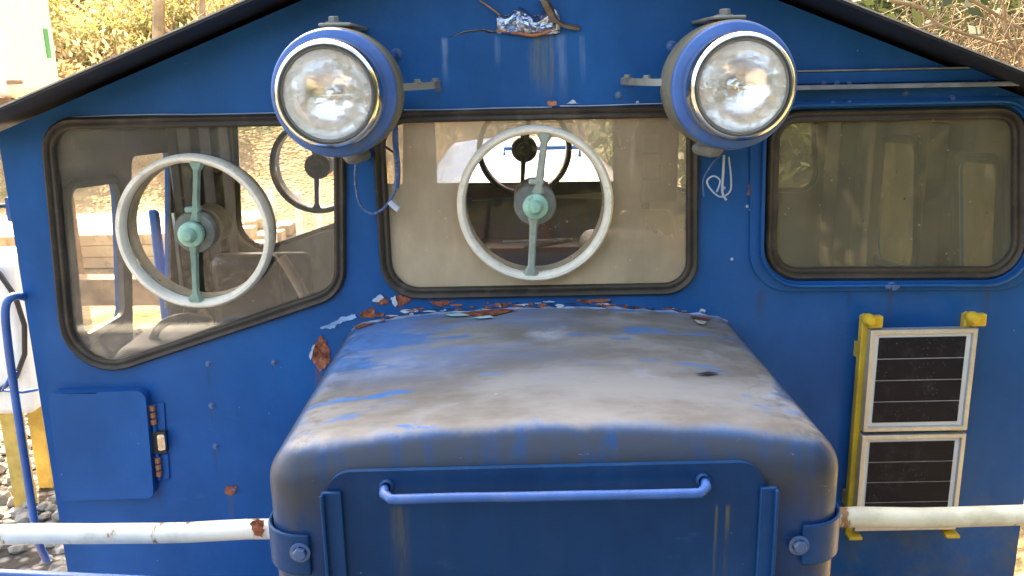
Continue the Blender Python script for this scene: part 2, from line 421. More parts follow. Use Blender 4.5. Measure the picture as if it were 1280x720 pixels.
cxp = lambda px, py: P(px, py).x
STREAKS = [(cxp(676, 90), .036, P(676, 43).z, P(676, 135).z, (.13, .15, .10), .75), (cxp(702, 90), .018, P(702, 43).z, P(702, 140).z, (.16, .26, .42), .5),
           (cxp(690, 90), .008, P(690, 43).z, P(690, 140).z, (.20, .17, .09), .6), (cxp(556, 80), .012, P(556, 48).z, P(556, 115).z, (.17, .28, .46), .7),
           (cxp(622, 70), .010, P(622, 45).z, P(622, 90).z, (.15, .25, .42), .5), (cxp(728, 80), .010, P(728, 45).z, P(728, 110).z, (.15, .24, .40), .5),
           (cxp(1204, 96), .007, P(1204, 84).z, P(1204, 108).z, (.25, .09, .03), .9), (cxp(290, 640), .012, P(290, 612).z, P(290, 655).z, (.12, .10, .08), .6),
           (cxp(896, 430), .03, P(896, 400).z, P(896, 520).z, (.08, .13, .18), .5), (cxp(1112, 375), .012, P(1112, 362).z, P(1112, 430).z, (.05, .06, .08), .6)]
for a_, b_, l_, w_ in ((261, 455, 40, .004), (343, 453, 55, .004), (265, 507, 35, .004), (270, 558, 40, .004), (400, 460, 60, .014), (502, 382, 18, .012), (788, 103, 22, .005), (548, 111, 18, .005), (950, 362, 60, .02), (1230, 362, 70, .015), (1060, 362, 40, .01), (200, 600, 50, .010), (1075, 410, 60, .008)):
    STREAKS.append((cxp(a_, b_+l_/2), w_, P(a_, b_).z, P(a_, b_+l_).z, (.045, .055, .075) if a_ not in (400, 502) else (.16, .075, .045), .6))
MB = blue_material('blue_cab_paint', STREAKS, lowdirt=.7)
MB2 = blue_material('blue_trim_paint')
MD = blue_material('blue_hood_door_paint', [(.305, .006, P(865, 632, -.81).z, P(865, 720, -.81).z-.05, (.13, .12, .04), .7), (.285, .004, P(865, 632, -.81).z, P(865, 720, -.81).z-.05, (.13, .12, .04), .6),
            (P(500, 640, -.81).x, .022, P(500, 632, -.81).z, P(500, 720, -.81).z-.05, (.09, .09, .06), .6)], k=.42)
MBK = blue_material('dull_blue_fitting_paint', k=.55)
MH = hood_material()
MRUB = paint('weathered_black_rubber', (.050, .040, .030), .5, .35, (.11, .09, .07), .5, bump=.1, spec=.35)
MCHR = chrome_mat('dull_chrome', (.72, .70, .66), .16)
MREF = chrome_mat('lamp_reflector', (.96, .96, .95), .20, .45, 20, (1, 1, 1.6), False)
MLENS = lens_mat()
MLAMP = paint('blue_lamp_paint', (.028, .115, .37), .45, .2, (.12, .16, .22), .4)
MBODY = paint('faded_olive_lamp_paint', (.15, .145, .105), .55, .3, (.05, .07, .12), .5)
MSTEEL = paint('weathered_steel_paint', (.24, .25, .23), .5, .3, (.12, .08, .05), .5)
MBOLT = paint('blue_bolt_paint', (.05, .12, .28), .4, .2, (.2, .2, .2), .5)
MCREAM = paint('cream_ring_paint', (.82, .77, .64), .45, .12, (.34, .30, .22), .5, scale=18, chips=(.16, .15, .12))
MARMG = paint('dull_green_arm_paint', (.20, .32, .26), .45, .25, (.10, .10, .08), .7, scale=26)
MGREEN = paint('pale_green_hub_paint', (.30, .55, .43), .42, .25, (.10, .10, .08), .7, scale=26, chips=(.30, .30, .27))
MARM = paint('grey_green_arm_paint', (.33, .38, .33), .5, .2, (.15, .15, .12), .5, scale=20)
MMOT = paint('grey_motor_paint', (.17, .18, .155), .5, .3, (.07, .06, .05), .5, scale=20)
MCRI = cream_interior()
MDK = paint('dark_grey_interior', (.024, .023, .022), .55, .3, (.15, .12, .09), .4)
MGB = paint('grey_interior_board', (.14, .135, .13), .55, .25, (.07, .05, .04), .5)
MREAR = paint('backlit_ring_dark', (.05, .05, .046), .5, .25, (.10, .09, .08), .4)  # shade put into the colour: rear rings read as backlit silhouettes
MVIN = paint('black_seat_vinyl', (.022, .022, .024), .38, .3, (.10, .09, .08), .4)
MSEAT2 = paint('grey_green_seat_vinyl', (.07, .085, .08), .45, .3, (.15, .14, .12), .4)
MMAR = paint('maroon_panel_paint', (.075, .018, .022), .6, .3, (.03, .02, .02), .5)
MWOODH = paint('worn_wood_handle', (.34, .20, .10), .5, .3, (.12, .07, .04), .5, scale=16)
MPOLE = pole_material('white_rail_paint', (.74, .73, .66))
MPOLE2 = pole_material('yellowed_rail_paint', (.66, .63, .47))
MYEL = paint('yellow_bracket_paint', (.66, .42, .03), .42, .15, (.30, .20, .06), .4, scale=16)
MALU = paint('aluminium_frame', (.55, .54, .50), .38, .12, (.30, .28, .24), .4, metal=.55, scale=20)
MBACK = paint('white_backing_sheet', (.66, .67, .65), .4, .08)
def cell_mat():
    t = Nt('black_solar_cell'); z = t.xyz()[2]
    c = t.mix(t.map(t.M('SINE', t.M('MULTIPLY', z, 2600)), .6, .95), (.008, .009, .014), (.018, .019, .026))
    c = t.mix(t.M('MULTIPLY', t.map(t.noise(22, 6, .7), .5, .75), .5), c, (.05, .05, .06)); sp = t.M('MULTIPLY', t.map(t.voro(120)['Distance'], .2, .1), t.map(t.noise(20, 2), .52, .6)); c = t.mix(t.M('MULTIPLY', sp, .5), c, (.20, .20, .22))
    return t.fin(c, .3, 0, .10)
MCELL = cell_mat()
MRUST = rust_material()
MCOPPER = paint('orange_rust_band', (.45, .17, .07), .6, .3, (.16, .05, .03), .5, scale=40)
MPALE = paint('pale_flaked_paint', (.42, .50, .62), .5, .2)
MTORN = chrome_mat('torn_bright_sheet', (.50, .60, .78), .34, .9, 40, (1, 1, 1), True)
MWIRE = paint('black_wire_sheath', (.02, .02, .022), .5, .2)
MWIREB = paint('blue_painted_wire', (.035, .10, .27), .45, .2, (.4, .45, .5), .6, scale=60)
MROOF = paint('dark_roof_sheet', (.012, .016, .026), .5, .3, (.08, .035, .02), .6, scale=6)
MEDGE = paint('pale_roof_edge', (.40, .38, .34), .55, .25, RUST, .6, scale=20)
GZ0, GZ1 = P(670, 360).z, P(670, 260).z
MG_L = glass('dusty_glass_grey', .13, (.50, .48, .44), .4, (P(130, 455).z, P(130, 380).z, .16))
MG_M = glass('dusty_glass_beige', .60, (.84, .68, .47), .3, (GZ0, GZ1, .25), right=(.05, .30, .62))
MG_R = glass('dusty_glass_olive', .30, (.40, .38, .28), .75, None, (.86, .85, .72))
MG_C = glass('clear_disc_glass', .015, (.5, .47, .4), .6)
MG_B = glass('rear_glass', .05, (.5, .47, .4), .3)
MG_S = glass('hazy_side_glass', .55, (.50, .50, .37), .3, gloss=.3)
MGROUND = gravel_ground()
MSTONE = paint('pale_ballast_stone', (.36, .33, .28), .9, .45, (.12, .10, .08), .6, bump=.5, scale=5, spec=.1)
MWOOD = paint('weathered_timber', (.30, .19, .11), .8, .35, (.12, .08, .05), .6, bump=.5, scale=4, spec=.1)
MWOODP = paint('pale_dry_board', (.60, .48, .32), .8, .25, (.25, .17, .10), .6, bump=.5, scale=3, spec=.1)
MWOODY = paint('yellow_painted_timber', (.60, .42, .12), .7, .2, (.3, .2, .1), .5, spec=.2)
MWHITE = paint('white_gloss_paint', (.78, .78, .76), .35, .06, (.5, .48, .44), .3)
MRED = paint('red_sign_paint', (.50, .035, .045), .4, .15)
MGRN = paint('green_stripe_paint', (.08, .42, .16), .4, .15)
MRAIL = paint('rusty_rail_steel', (.12, .07, .045), .6, .3, metal=.5)
MBARK = paint('pale_bark', (.33, .26, .18), .9, .35, (.12, .09, .06), .6, bump=.8, scale=3, spec=.1)
MTWIG = paint('dry_tan_twig', (.27, .20, .125), .85, .3, (.20, .13, .07), .6, bump=.2, scale=6, spec=.1)
MLEAF1 = foliage('yellow_green_leaf', (.19, .18, .06), (.42, .36, .15), .45)
MLEAF2 = foliage('dry_tan_leaf', (.36, .25, .12), (.55, .42, .22), .45)
MLEAF3 = foliage('dark_green_leaf', (.025, .04, .012), (.07, .085, .03))

# ------------------------------------------------------------------ ground
def height(x, y):
    h = 0
    if y > 10: h += .36*(y-10)*min(1, (y-10)/6)
    if y < -14 and x > -14: h += min(8, .5*(-14-y)*min(1, (-14-y)/5))*min(1, max(0, (x+14)/7))  # unseen rise behind the camera, added with its woods to block low light
    if x > 2.3:
        h = max(h, min(1, (x-2.3)/1.5)*.75*(x-2.3)) if y < 10 else h+min(1, (x-2.3)/1.5)*.35*(x-2.3)
    h = min(h, 30+.05*h)
    if h > .02: h += (mnoise.noise(Vector((x*.23, y*.23, 3)))*.9+mnoise.noise(Vector((x*.7, y*.7, 9)))*.25)*min(1, h/2)
    return h-.0
def axis(): 
    a = [-400, -260, -160, -100, -70]+[-50+i*2.0 for i in range(10)]+[-30+i*.75 for i in range(81)]+[32+i*2 for i in range(10)]+[60, 80, 110, 160, 260, 400]
    return a
AX = axis(); AY = axis()
V = [(x, y, height(x, y)) for x in AX for y in AY]; ny = len(AY)
F = [(i*ny+j, (i+1)*ny+j, (i+1)*ny+j+1, i*ny+j+1) for i in range(len(AX)-1) for j in range(ny-1)]
g = obj('ground', (V, F), MGROUND, None, True, angle=80); tag(g, kind='structure')
for s in (-1, 1):
    x = s*.5335
    prof = [(-.06, .0), (.06, 0), (.06, .012), (.012, .03), (.01, .09), (.032, .10), (.032, .13), (-.032, .13), (-.032, .10), (-.01, .09), (-.012, .03), (-.06, .012)]
    Vr = [(x+a, yy, b+.002) for yy in (-40, 60) for a, b in prof]; k = len(prof)
    Fr = [(i, (i+1) % k, (i+1) % k+k, i+k) for i in range(k)]+[tuple(range(k)), tuple(range(k, 2*k))]
    tag(obj('rail', (Vr, Fr), MRAIL), kind='structure')
# loose ballast stones beside the track
def stone(c, r):
    rot = random.random()*6.28; V = []; F = []
    t = (1+5**.5)/2
    ico = [(-1, t, 0), (1, t, 0), (-1, -t, 0), (1, -t, 0), (0, -1, t), (0, 1, t), (0, -1, -t), (0, 1, -t), (t, 0, -1), (t, 0, 1), (-t, 0, -1), (-t, 0, 1)]
    fc = [(0, 11, 5), (0, 5, 1), (0, 1, 7), (0, 7, 10), (0, 10, 11), (1, 5, 9), (5, 11, 4), (11, 10, 2), (10, 7, 6), (7, 1, 8), (3, 9, 4), (3, 4, 2), (3, 2, 6), (3, 6, 8), (3, 8, 9), (4, 9, 5), (2, 4, 11), (6, 2, 10), (8, 6, 7), (9, 8, 1)]
    s = [random.uniform(.6, 1.2) for _ in range(3)]
    for p in ico:
        x, y, z = [p[i]*s[i]*r*.55*random.uniform(.8, 1.15) for i in range(3)]
        V.append((c[0]+x*math.cos(rot)-y*math.sin(rot), c[1]+x*math.sin(rot)+y*math.cos(rot), c[2]+z*.8))
    return V, fc
st = [stone((random.uniform(-5.5, -1.3), random.uniform(-1, 7), random.uniform(.0, .03)), random.uniform(.025, .06)) for _ in range(2600)]
tag(obj('ballast_stones', join(*st), MSTONE), 'pale loose ballast stones beside the track', 'gravel', kind='stuff')

# ------------------------------------------------------------------ the railcar
CX = 0.0
car = empty('railcar', (CX, .72, .13))
tag(car, 'weathered blue track maintenance railcar with two round headlamps and grey worn bonnet', 'railcar')
XL = (P(6, 180).x+P(60, 600).x)/2; XR = -XL+.0
CABZ0 = .98; YR = 1.5; OV = .18
# roof line
ra = P(0, 141, -OV); rb = P(320, 1, -OV); rc = P(1280, 96, -OV); rd = P(1040, 1, -OV)
sL = (rb.z-ra.z)/(rb.x-ra.x); sR = (rc.z-rd.z)/(rc.x-rd.x)
xa = (rc.z-ra.z+sL*ra.x-sR*rc.x)/(sL-sR); za = ra.z+sL*(xa-ra.x)
def roofz(x): return za+(sL if x < xa else sR)*(x-xa)
EL, ER = XL-.05, XR+.06
# window outlines (outer edge of the rubber)
wl_ = roundpoly([q2(51, 147), q2(432, 141), q2(433, 369), q2(83, 486)], [.085, .06, .10, .13])
wm_ = roundpoly([q2(464, 139), q2(873, 131), q2(872, 367), q2(478, 374)], [.09, .09, .085, .10])
wr_ = roundpoly([q2(960, 139), q2(1280, 132), q2(1279, 347), q2(955, 349)], [.075, .075, .09, .09])
WINS = [wl_, wm_, wr_]
hole_torn = [q2(*p) for p in ((622, 22), (640, 17), (668, 20), (690, 14), (698, 30), (690, 43), (655, 46), (624, 39))]
crack = [q2(*p) for p in ((559, 47), (580, 39), (604, 36), (612, 39), (622, 38), (622, 41), (611, 42), (603, 38.5), (581, 41.5))]
bot = [(XL, CABZ0), (XR, CABZ0)]
outline = [(XL, CABZ0), (XR, CABZ0), (XR, roofz(XR)-.012), (xa, za-.012), (XL, roofz(XL)-.012)]
front = obj('front_wall', plate(outline, [offset(w, -.012) for w in WINS]+[hole_torn, crack], 0.0, .03), MB, car)
rear = obj('rear_wall', plate(outline, [offset(w, -.012) for w in WINS], YR, YR+.03), MCRI, car)

# side walls with openings
def ryz(px, py, x): p = PX(px, py, x); return (p.y, p.z)
def side(x, holes, name, mat_in):
    sg = 1 if x < 0 else -1
    top = roofz(x)-.012
    ol = [(.031, CABZ0), (YR-.001, CABZ0), (YR-.001, top), (.031, top)]
    obj(name, plate(ol, [offset(h, .022) for h in holes], x, x+sg*.02, 'x'), MB2, car)
    return obj('lining', plate([(.032, CABZ0), (YR-.002, CABZ0), (YR-.002, top-.02), (.032, top-.02)], holes, x+sg*.021, x+sg*.03, 'x'), mat_in, car)
hl1 = roundpoly([ryz(66, 232, XL), ryz(134, 224, XL), ryz(141, 396, XL), ryz(84, 428, XL)], [.05, .05, .05, .05])
hl2 = roundpoly([ryz(153, 196, XL), ryz(203, 190, XL), ryz(203, 415, XL), ryz(155, 445, XL)], [.04, .04, .02, .02])
side(XL, [hl1, hl2], 'left_side_wall', MDK)
hr1 = roundpoly([ryz(1208, 196, XR), ryz(1268, 200, XR), ryz(1262, 348, XR), ryz(1210, 346, XR)], .04)
hr2 = roundpoly([ryz(1104, 172, XR), ryz(1161, 176, XR), ryz(1158, 338, XR), ryz(1104, 326, XR)], .06)
side(XR, [hr1, hr2], 'right_side_wall', MCRI)
def side_ring(poly, x, parent):
    sg = 1 if x < 0 else -1
    V, F = ring_sweep(poly, [(-.012, 0), (.016, 0), (.018, .012), (.006, .020), (-.012, .014)], 0)
    V2 = [(x+sg*(.03-v[1]) if False else x+sg*(.031-v[1]), v[0], v[2]) for v in V]
    return obj('window_gasket', (V2, F), MRUB, parent, True)
for h_, x in ((hl1, XL), (hr1, XR), (hr2, XR)):
    w = side_ring(h_, x, car); sg = 1 if x < 0 else -1
    if x < 0: continue          # the sliding pane stands open on this side
    obj('pane', plate(offset(h_, -.005), [], x+sg*.010, x+sg*.014, 'x'), MG_S, w)
# open door leaf edge inside the left doorway
dj = PX(196, 300, XL+.05); d2 = ryz(205, 300, XL)
obj('door_leaf', plate([(d2[0]+.0, CABZ0+.2), (d2[0]+.03, CABZ0+.2), (d2[0]+.03, PX(196, 268, XL).z), (d2[0]+.0, PX(196, 262, XL).z)], [], XL-.05, XL-.012, 'x'), MB2, car, bevel=.012)
obj('door_trim', box(XL+.033, XL+.043, d2[0]+.012, d2[0]+.024, CABZ0+.2, PX(200, 268, XL).z), MBACK, car)
# dark cabinet and pillars along the left rear
ya = ryz(206, 300, XL)[0]+.03
for k in range(3):
    yy = ya+(YR-ya)*k/3
    obj('pillar', box(XL+.034, XL+.075+.02*k, yy, yy+(YR-ya)/3-.03, CABZ0+.05, roofz(XL)-.05), MDK, car, bevel=.008)
# floor and underframe
obj('floor', box(XL+.034, XR-.034, .034, YR-.004, CABZ0+.0, CABZ0+.05), MDK, car)
obj('underframe', box(-.9, .9, -1.15, 4.4, .62, CABZ0-.004), MDK, car, bevel=.01)
for yy in (.1, 3.0):
    for s in (-1, 1):
        w = obj('wheel', lathe([(.05, -.04), (.30, -.04), (.325, -.035), (.345, -.03), (.345, -.005), (.305, .0), (.30, .06), (.27, .062), (.05, .05)], (s*.5335-s*.02, yy, .132+.303), (s, 0, 0), 40, True), MRAIL, car, True)
        obj('axle_box', box(s*.72-.08, s*.72+.08, yy-.11, yy+.11, .32, .62), MDK, car, bevel=.01)
    obj('axle', tube([(-.66, yy, .435), (.66, yy, .435)], .06, 16), MRAIL, car, True)
# roof sheet
def roofslab(y0, y1, t, e0, e1, lift=0):
    A = [(e0, roofz(e0)+lift), (xa, za+lift), (e1, roofz(e1)+lift)]
    B = [(x, z+t) for x, z in A]
    V = [(x, y, z) for y in (y0, y1) for x, z in A+B]
    F = []
    for b in (0,):
        F += [(0, 1, 4, 3), (1, 2, 5, 4), (6, 9, 10, 7), (7, 10, 11, 8), (0, 6, 7, 1), (1, 7, 8, 2), (3, 4, 10, 9), (4, 5, 11, 10), (0, 3, 9, 6), (2, 8, 11, 5)]
    return V, F
obj('roof', roofslab(-OV, YR+.15, .008, EL, ER, .004), MROOF, car)
obj('roof_edge_bead', roofslab(-OV-.004, -OV-.0005, .0035, EL-.002, ER+.002, .0100), MEDGE, car)
obj('ceiling', roofslab(.036, YR-.006, .006, XL+.04, XR-.04, -.05), MCRI, car)

# windows: rubber gaskets and panes
PROF = [(-.030, -.004), (-.030, .004), (-.027, .010), (-.022, .0115), (-.018, .008), (-.0155, .0075), (-.012, .013), (-.006, .016), (-.001, .012), (.001, .0)]
ringL = P(243.5, 290.5, -.035); ringM = P(669, 256, -.035); RAD = 96/FPX*2.27
win_objs = []
for i, w in enumerate(WINS):
    wo = obj('window', ring_sweep(w, PROF, 0), MRUB, car, True, angle=60)
    hole = [circle(ringL.x, ringL.z, RAD*.90, 64)] if i == 0 else [circle(ringM.x, ringM.z, RAD*.90, 64)] if i == 1 else []
    pn = obj('pane', plate(offset(w, -.02), hole, .006, .010), [MG_L, MG_M, MG_R][i], wo)
    pn['label'] = ['hazy glass pane with a round cut-out', 'beige dust-coated glass pane with a round cut-out', 'olive dusty glass pane'][i]
    win_objs.append(wo)
# clear-view screens
def clear_view(c, mats):
    r = RAD
    prof = [(r*.89, -.075), (r*.89, .0), (r*.90, .010), (r*.93, .016), (r*.965, .016), (r*.992, .010), (r, -.002), (r, -.02), (r*.955, -.024), (r*.955, -.07)]
    o = obj('clear_view_screen', lathe(prof, c, (0, -1, 0), 72, True), mats[0], car, True, angle=40)
    y = c.y
    obj('disc', plate(circle(c.x, c.z, r*.885, 64), [], y+.012, y+.016), MG_C, o)
    hub = obj('hub', lathe([(.001, .060), (.010, .059), (.016, .053), (.0185, .045), (.0185, .040), (.026, .039), (.031, .035), (.032, .022), (.027, .018), (.027, .0)], c, (0, -1, 0), 36), mats[1], o, True)
    obj('motor_case', lathe([(.03, .005), (.050, .003), (.054, -.005), (.054, -.03), (.048, -.034), (.048, -.06), (.052, -.062), (.052, -.14), (.046, -.155), (.001, -.157)], c, (0, -1, 0), 36), mats[3], o, True)
    for s, dx in ((1, .012), (-1, -.006)):
        a = Vector((c.x+dx*.6, y-.004, c.z+s*.030)); b = Vector((c.x+dx*2.2, y-.006, c.z+s*r*.90))
        u = (b-a).normalized(); sd = Vector((u.z, 0, -u.x)); V = []; 
        st_ = [(0, .016), (.12, .011), (.5, .009), (.85, .0095), (1.0, .022)]
        for t, wd in st_:
            p = a.lerp(b, t)
            for dxx, dy in ((-wd, 0), (-wd*.55, -.010), (wd*.55, -.010), (wd, 0), (wd*.6, .012), (-wd*.6, .012)): V.append(p+sd*dxx+Vector((0, dy, 0)))
        F = [(i*6+k, i*6+(k+1) % 6, (i+1)*6+(k+1) % 6, (i+1)*6+k) for i in range(4) for k in range(6)]+[(0, 1, 2, 3, 4, 5), (24, 25, 26, 27, 28, 29)]
        obj('support_arm', (V, F), mats[2], o, True)
    obj('arm_clamp', box(c.x-.016, c.x+.022, y-.014, y+.010, c.z+.052, c.z+.066), mats[2], o, bevel=.004)
    return o
cvL = clear_view(ringL, (MCREAM, MGREEN, MARMG, MMOT)); cvL['label'] = 'round clear-view screen with cream ring and green hub'
cvM = clear_view(ringM, (MCREAM, MGREEN, MARM, MMOT)); cvM['label'] = 'round clear-view screen in the beige dusty window'
off = Vector((0, YR+.035, 0))
for i, wo in enumerate(win_objs):
    c = copy_tree(wo, off, car)
    for ch in c.children:
        ch.data = ch.data.copy(); ch.data.materials.clear(); ch.data.materials.append(MG_B); ch['label'] = 'rear glass pane facing the sunlit hillside'
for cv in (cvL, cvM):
    c = copy_tree(cv, Vector((0, YR-.02, 0)), car); c['label'] = 'rear clear-view screen darkened as a silhouette against the sunlit ground'
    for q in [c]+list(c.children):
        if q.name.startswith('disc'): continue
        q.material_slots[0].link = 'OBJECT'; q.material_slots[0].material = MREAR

# blue raised frame round the right-hand window, drip ledge, hinge strip
fr_out = roundpoly([q2(937, 128), q2(1300, 120), q2(1299, 361), q2(936, 364)], [.05, .08, .10, .11])
fr_in = offset(wr_, .004)
wf = obj('window_frame', plate(fr_out, [fr_in], -.010, -.001), MB2, car, bevel=.004)
obj('frame_lip', ring_sweep(offset(wr_, .010), [(0, 0), (0, .016), (.004, .018), (.007, .016), (.007, 0)], -.010), MB2, wf, True)
lx0, lx1 = P(988, 108).x, P(1268, 105).x
lz = P(1120, 107).z
obj('drip_ledge', box(lx0, lx1+.05, -.040, -.001, lz-.005, lz+.006), paint('worn_ledge_paint', (.20, .23, .27), .45, .3, (.03, .09, .25), .8, scale=12), car, bevel=.002)
obj('hinge_strip', box(lx0, lx1, -.012, -.001, lz+.008, P(1120, 88).z), MB2, car, bevel=.002)
obj('strip_edge', box(lx0+.01, lx1-.02, -.014, -.002, P(1120, 88).z+.001, P(1120, 88).z+.005), paint('worn_edge', (.22, .22, .2), .5, .3, (.04, .09, .2), .8, scale=18), car)
def dome(c, r, mat, parent, name='bolt', ax=(0, -1, 0)):
    return obj(name, lathe([(r*1.5, 0), (r*1.5, r*.25), (r, r*.3), (r*.95, r*.8), (r*.6, r*1.1), (.0005, r*1.15)], c, ax, 12), mat, parent, True)
def hexbolt(c, r, mat, parent, ax=(0, -1, 0), h=.8):
    o = obj('bolt', lathe([(r*1.5, 0), (r*1.5, r*.25), (r*1.0, r*.26)], c, ax, 20), mat, parent, True)
    obj('bolt_head', lathe([(r, r*.26), (r, r*h), (r*.85, r*(h+.12)), (.0005, r*(h+.12))], c, ax, 6), mat, o)
    return o
for px in (1030, 1046, 1062, 1220, 1236): dome(P(px, 104, -.013), .0045, MBOLT, car, 'rivet')
for px, py in ((1132, 116), (1190, 123)): dome(P(px, py, -.001), .006, MBOLT, car, 'rivet')
for px, py in ((1041, 129), (1062, 128), (1192, 124)): dome(P(px, py, -.011), .004, MBOLT, car, 'rivet')
bk = obj('latch_screw', lathe([(.012, 0), (.012, .006), (.008, .008), (.008, .022), (.0005, .024)], P(1114, 357, -.011), (0, -1, 0), 12), MBOLT, car, True)
obj('wing', box(P(1105, 357, -.02).x, P(1123, 357, -.02).x, -.030, -.022, P(1114, 360, -.02).z, P(1114, 355, -.02).z), MBOLT, bk, bevel=.002)
for px, py in ((261, 455), (343, 453), (265, 507), (270, 558), (548, 111), (788, 103), (773, 119)): dome(P(px, py), .0062, MBOLT, car)
for px, py in ((905, 235), (934, 258), (938, 232), (938, 262), (915, 324), (797, 128)): dome(P(px, py), .0028, MPALE, car, 'rivet')

# headlamps
def headlamp(cpx, cpy, r, side_dir, label):
    yf = -.30
    c = P(cpx, cpy, yf)
    body = obj('headlamp', lathe([(r*.30, -.20), (r*.62, -.19), (r*.86, -.165), (r*1.02, -.155), (r*1.06, -.12), (r*1.06, -.018), (r*1.0, -.010), (r*1.0, .0)], c, (0, -1, 0), 64), MBODY, car, True, angle=50)
    body['label'] = label
    rim = obj('rim', lathe([(r*1.0, -.010), (r*1.03, -.009), (r*1.04, -.002), (r*1.025, .005), (r*.99, .008), (r*.80, .010), (r*.80, -.010)], c, (0, -1, 0), 64, True), MLAMP, body, True, angle=50)
    bez = obj('bezel', lathe([(r*.875, .012), (r*.872, .045), (r*.855, .066), (r*.82, .079), (r*.78, .082), (r*.75, .076), (r*.735, .066), (r*.725, .03)], c, (0, -1, 0), 64), MCHR, body, True, angle=60)
    dx = 0
    lens = obj('lens', lathe([(r*.735, .068), (r*.60, .080), (r*.40, .088), (r*.2, .092), (.0005, .093)], c, (0, -1, 0), 64), MLENS, body, True)
    obj('inner_ring', lathe([(r*.735, .074), (r*.72, .079), (r*.700, .074), (r*.705, .066)], c, (0, -1, 0), 64, True), MSTEEL, body, True)
    obj('reflector', lathe([(r*.73, .064), (r*.68, .046), (r*.60, .030), (r*.48, .014), (r*.34, .002), (r*.17, -.006), (.0005, -.008)], c, (0, -1, 0), 64), MREF, body, True)
    obj('bulb', lathe([(.010, -.010), (.010, .010), (.012, .014), (.012, .022), (.008, .030), (.0005, .033)], c, (0, -1, 0), 20), MCHR, body, True)
    # top strap and bolt
    tz = c.z+r*1.0; ty = yf+.07
    obj('top_strap', box(c.x-.035, c.x+.035, ty-.015, -.001, tz+.010, tz+.018), MSTEEL, body, bevel=.003)
    obj('strap_block', box(c.x-.022, c.x+.030, ty+.0, ty+.05, tz-.02, tz+.010), MRUST, body, bevel=.003)
    hexbolt(Vector((c.x-.006, ty+.012, tz+.018)), .012, MSTEEL, body, (0, 0, 1), 1.1)
    # side bracket to the wall
    sx = side_dir; x0 = c.x+sx*r*.93
    arm = spline([(x0, yf+.10, c.z+.008), (x0+sx*.035, yf+.14, c.z+.008), (x0+sx*.075, yf+.20, c.z+.009), (x0+sx*.085, -.002, c.z+.009)], 5)
    V = []; 
    for p in arm:
        for dy, dz in ((-.013, -.008), (-.013, .008), (.013, .008), (.013, -.008)): V.append(p+Vector((0, dy, dz)))
    k = len(arm); F = [(i*4+j, i*4+(j+1) % 4, (i+1)*4+(j+1) % 4, (i+1)*4+j) for i in range(k-1) for j in range(4)]+[(0, 1, 2, 3), (k*4-4, k*4-3, k*4-2, k*4-1)]
    obj('side_bracket', (V, F), MSTEEL, body, bevel=.003)
    for t in (.4, .75): hexbolt(arm[int((k-1)*t)]+Vector((0, 0, .008)), .008, MSTEEL, body, (0, 0, 1), .9)
    # tie rod above and foot below
    u = P(cpx+sx*78, cpy-50, -.002)
    obj('tie_rod', tube([u+Vector((0, 0, -.01)), u+Vector((0, -.03, .0)), (c.x+sx*r*.8, yf+.15, c.z+r*.55)], .006, 8), MLAMP, body, True)
    dome(u, .009, MBOLT, body)
    obj('foot', tube(spline([(c.x, yf+.12, c.z-r*.94), (c.x, yf+.15, c.z-r*1.16), (c.x+sx*.01, -.02, c.z-r*1.22), (c.x+sx*.01, -.001, c.z-r*1.22)], 4), .016, 10), MSTEEL, body, True)
    obj('foot_washer', box(c.x-.03, c.x+.03, yf+.10, yf+.16, c.z-r*1.06, c.z-r*1.02), MSTEEL, body, bevel=.003)
    return body, c
RL_ = 72.5/FPX*1.985
hL, cL = headlamp(417.5, 117, RL_, 1, 'round headlamp with chrome bezel above the slanted window')
hR, cR = headlamp(917.5, 107.5, RL_, -1, 'round headlamp with chrome bezel above the rectangular window')
# lamp wiring
def wire(pix, y, r, mat, parent, name='cable'):
    return obj(name, tube(spline([P(a, b, yy) for (a, b), yy in zip(pix, y if isinstance(y, (list, tuple)) else [y]*len(pix))], 6), r, 7), mat, parent, True)
wire([(446, 196), (444, 225), (450, 255), (466, 267), (482, 258), (493, 240), (497, 225)], -.06, .0035, MWIREB, hL)
wire([(494, 160), (494, 175), (495, 188), (497, 215), (495, 235)], [-.14, -.10, -.07, -.06, -.06], .0075, MWIREB, hL)
wire([(480, 182), (490, 189), (495, 190)], -.07, .003, MWIRE, hL)
wire([(487, 252), (492, 257), (498, 262)], -.06, .008, MPALE, hL, 'cable_end')
wire([(903, 192), (890, 205), (879, 225), (880, 246)], -.05, .002, MWIREB, hR)
wire([(905, 194), (904, 215), (903, 240), (908, 250)], -.05, .0032, MPALE, hR)
wire([(911, 196), (914, 225), (912, 240), (900, 246), (888, 236), (884, 226), (892, 220), (900, 226), (896, 240)], -.05, .0022, MPALE, hR)

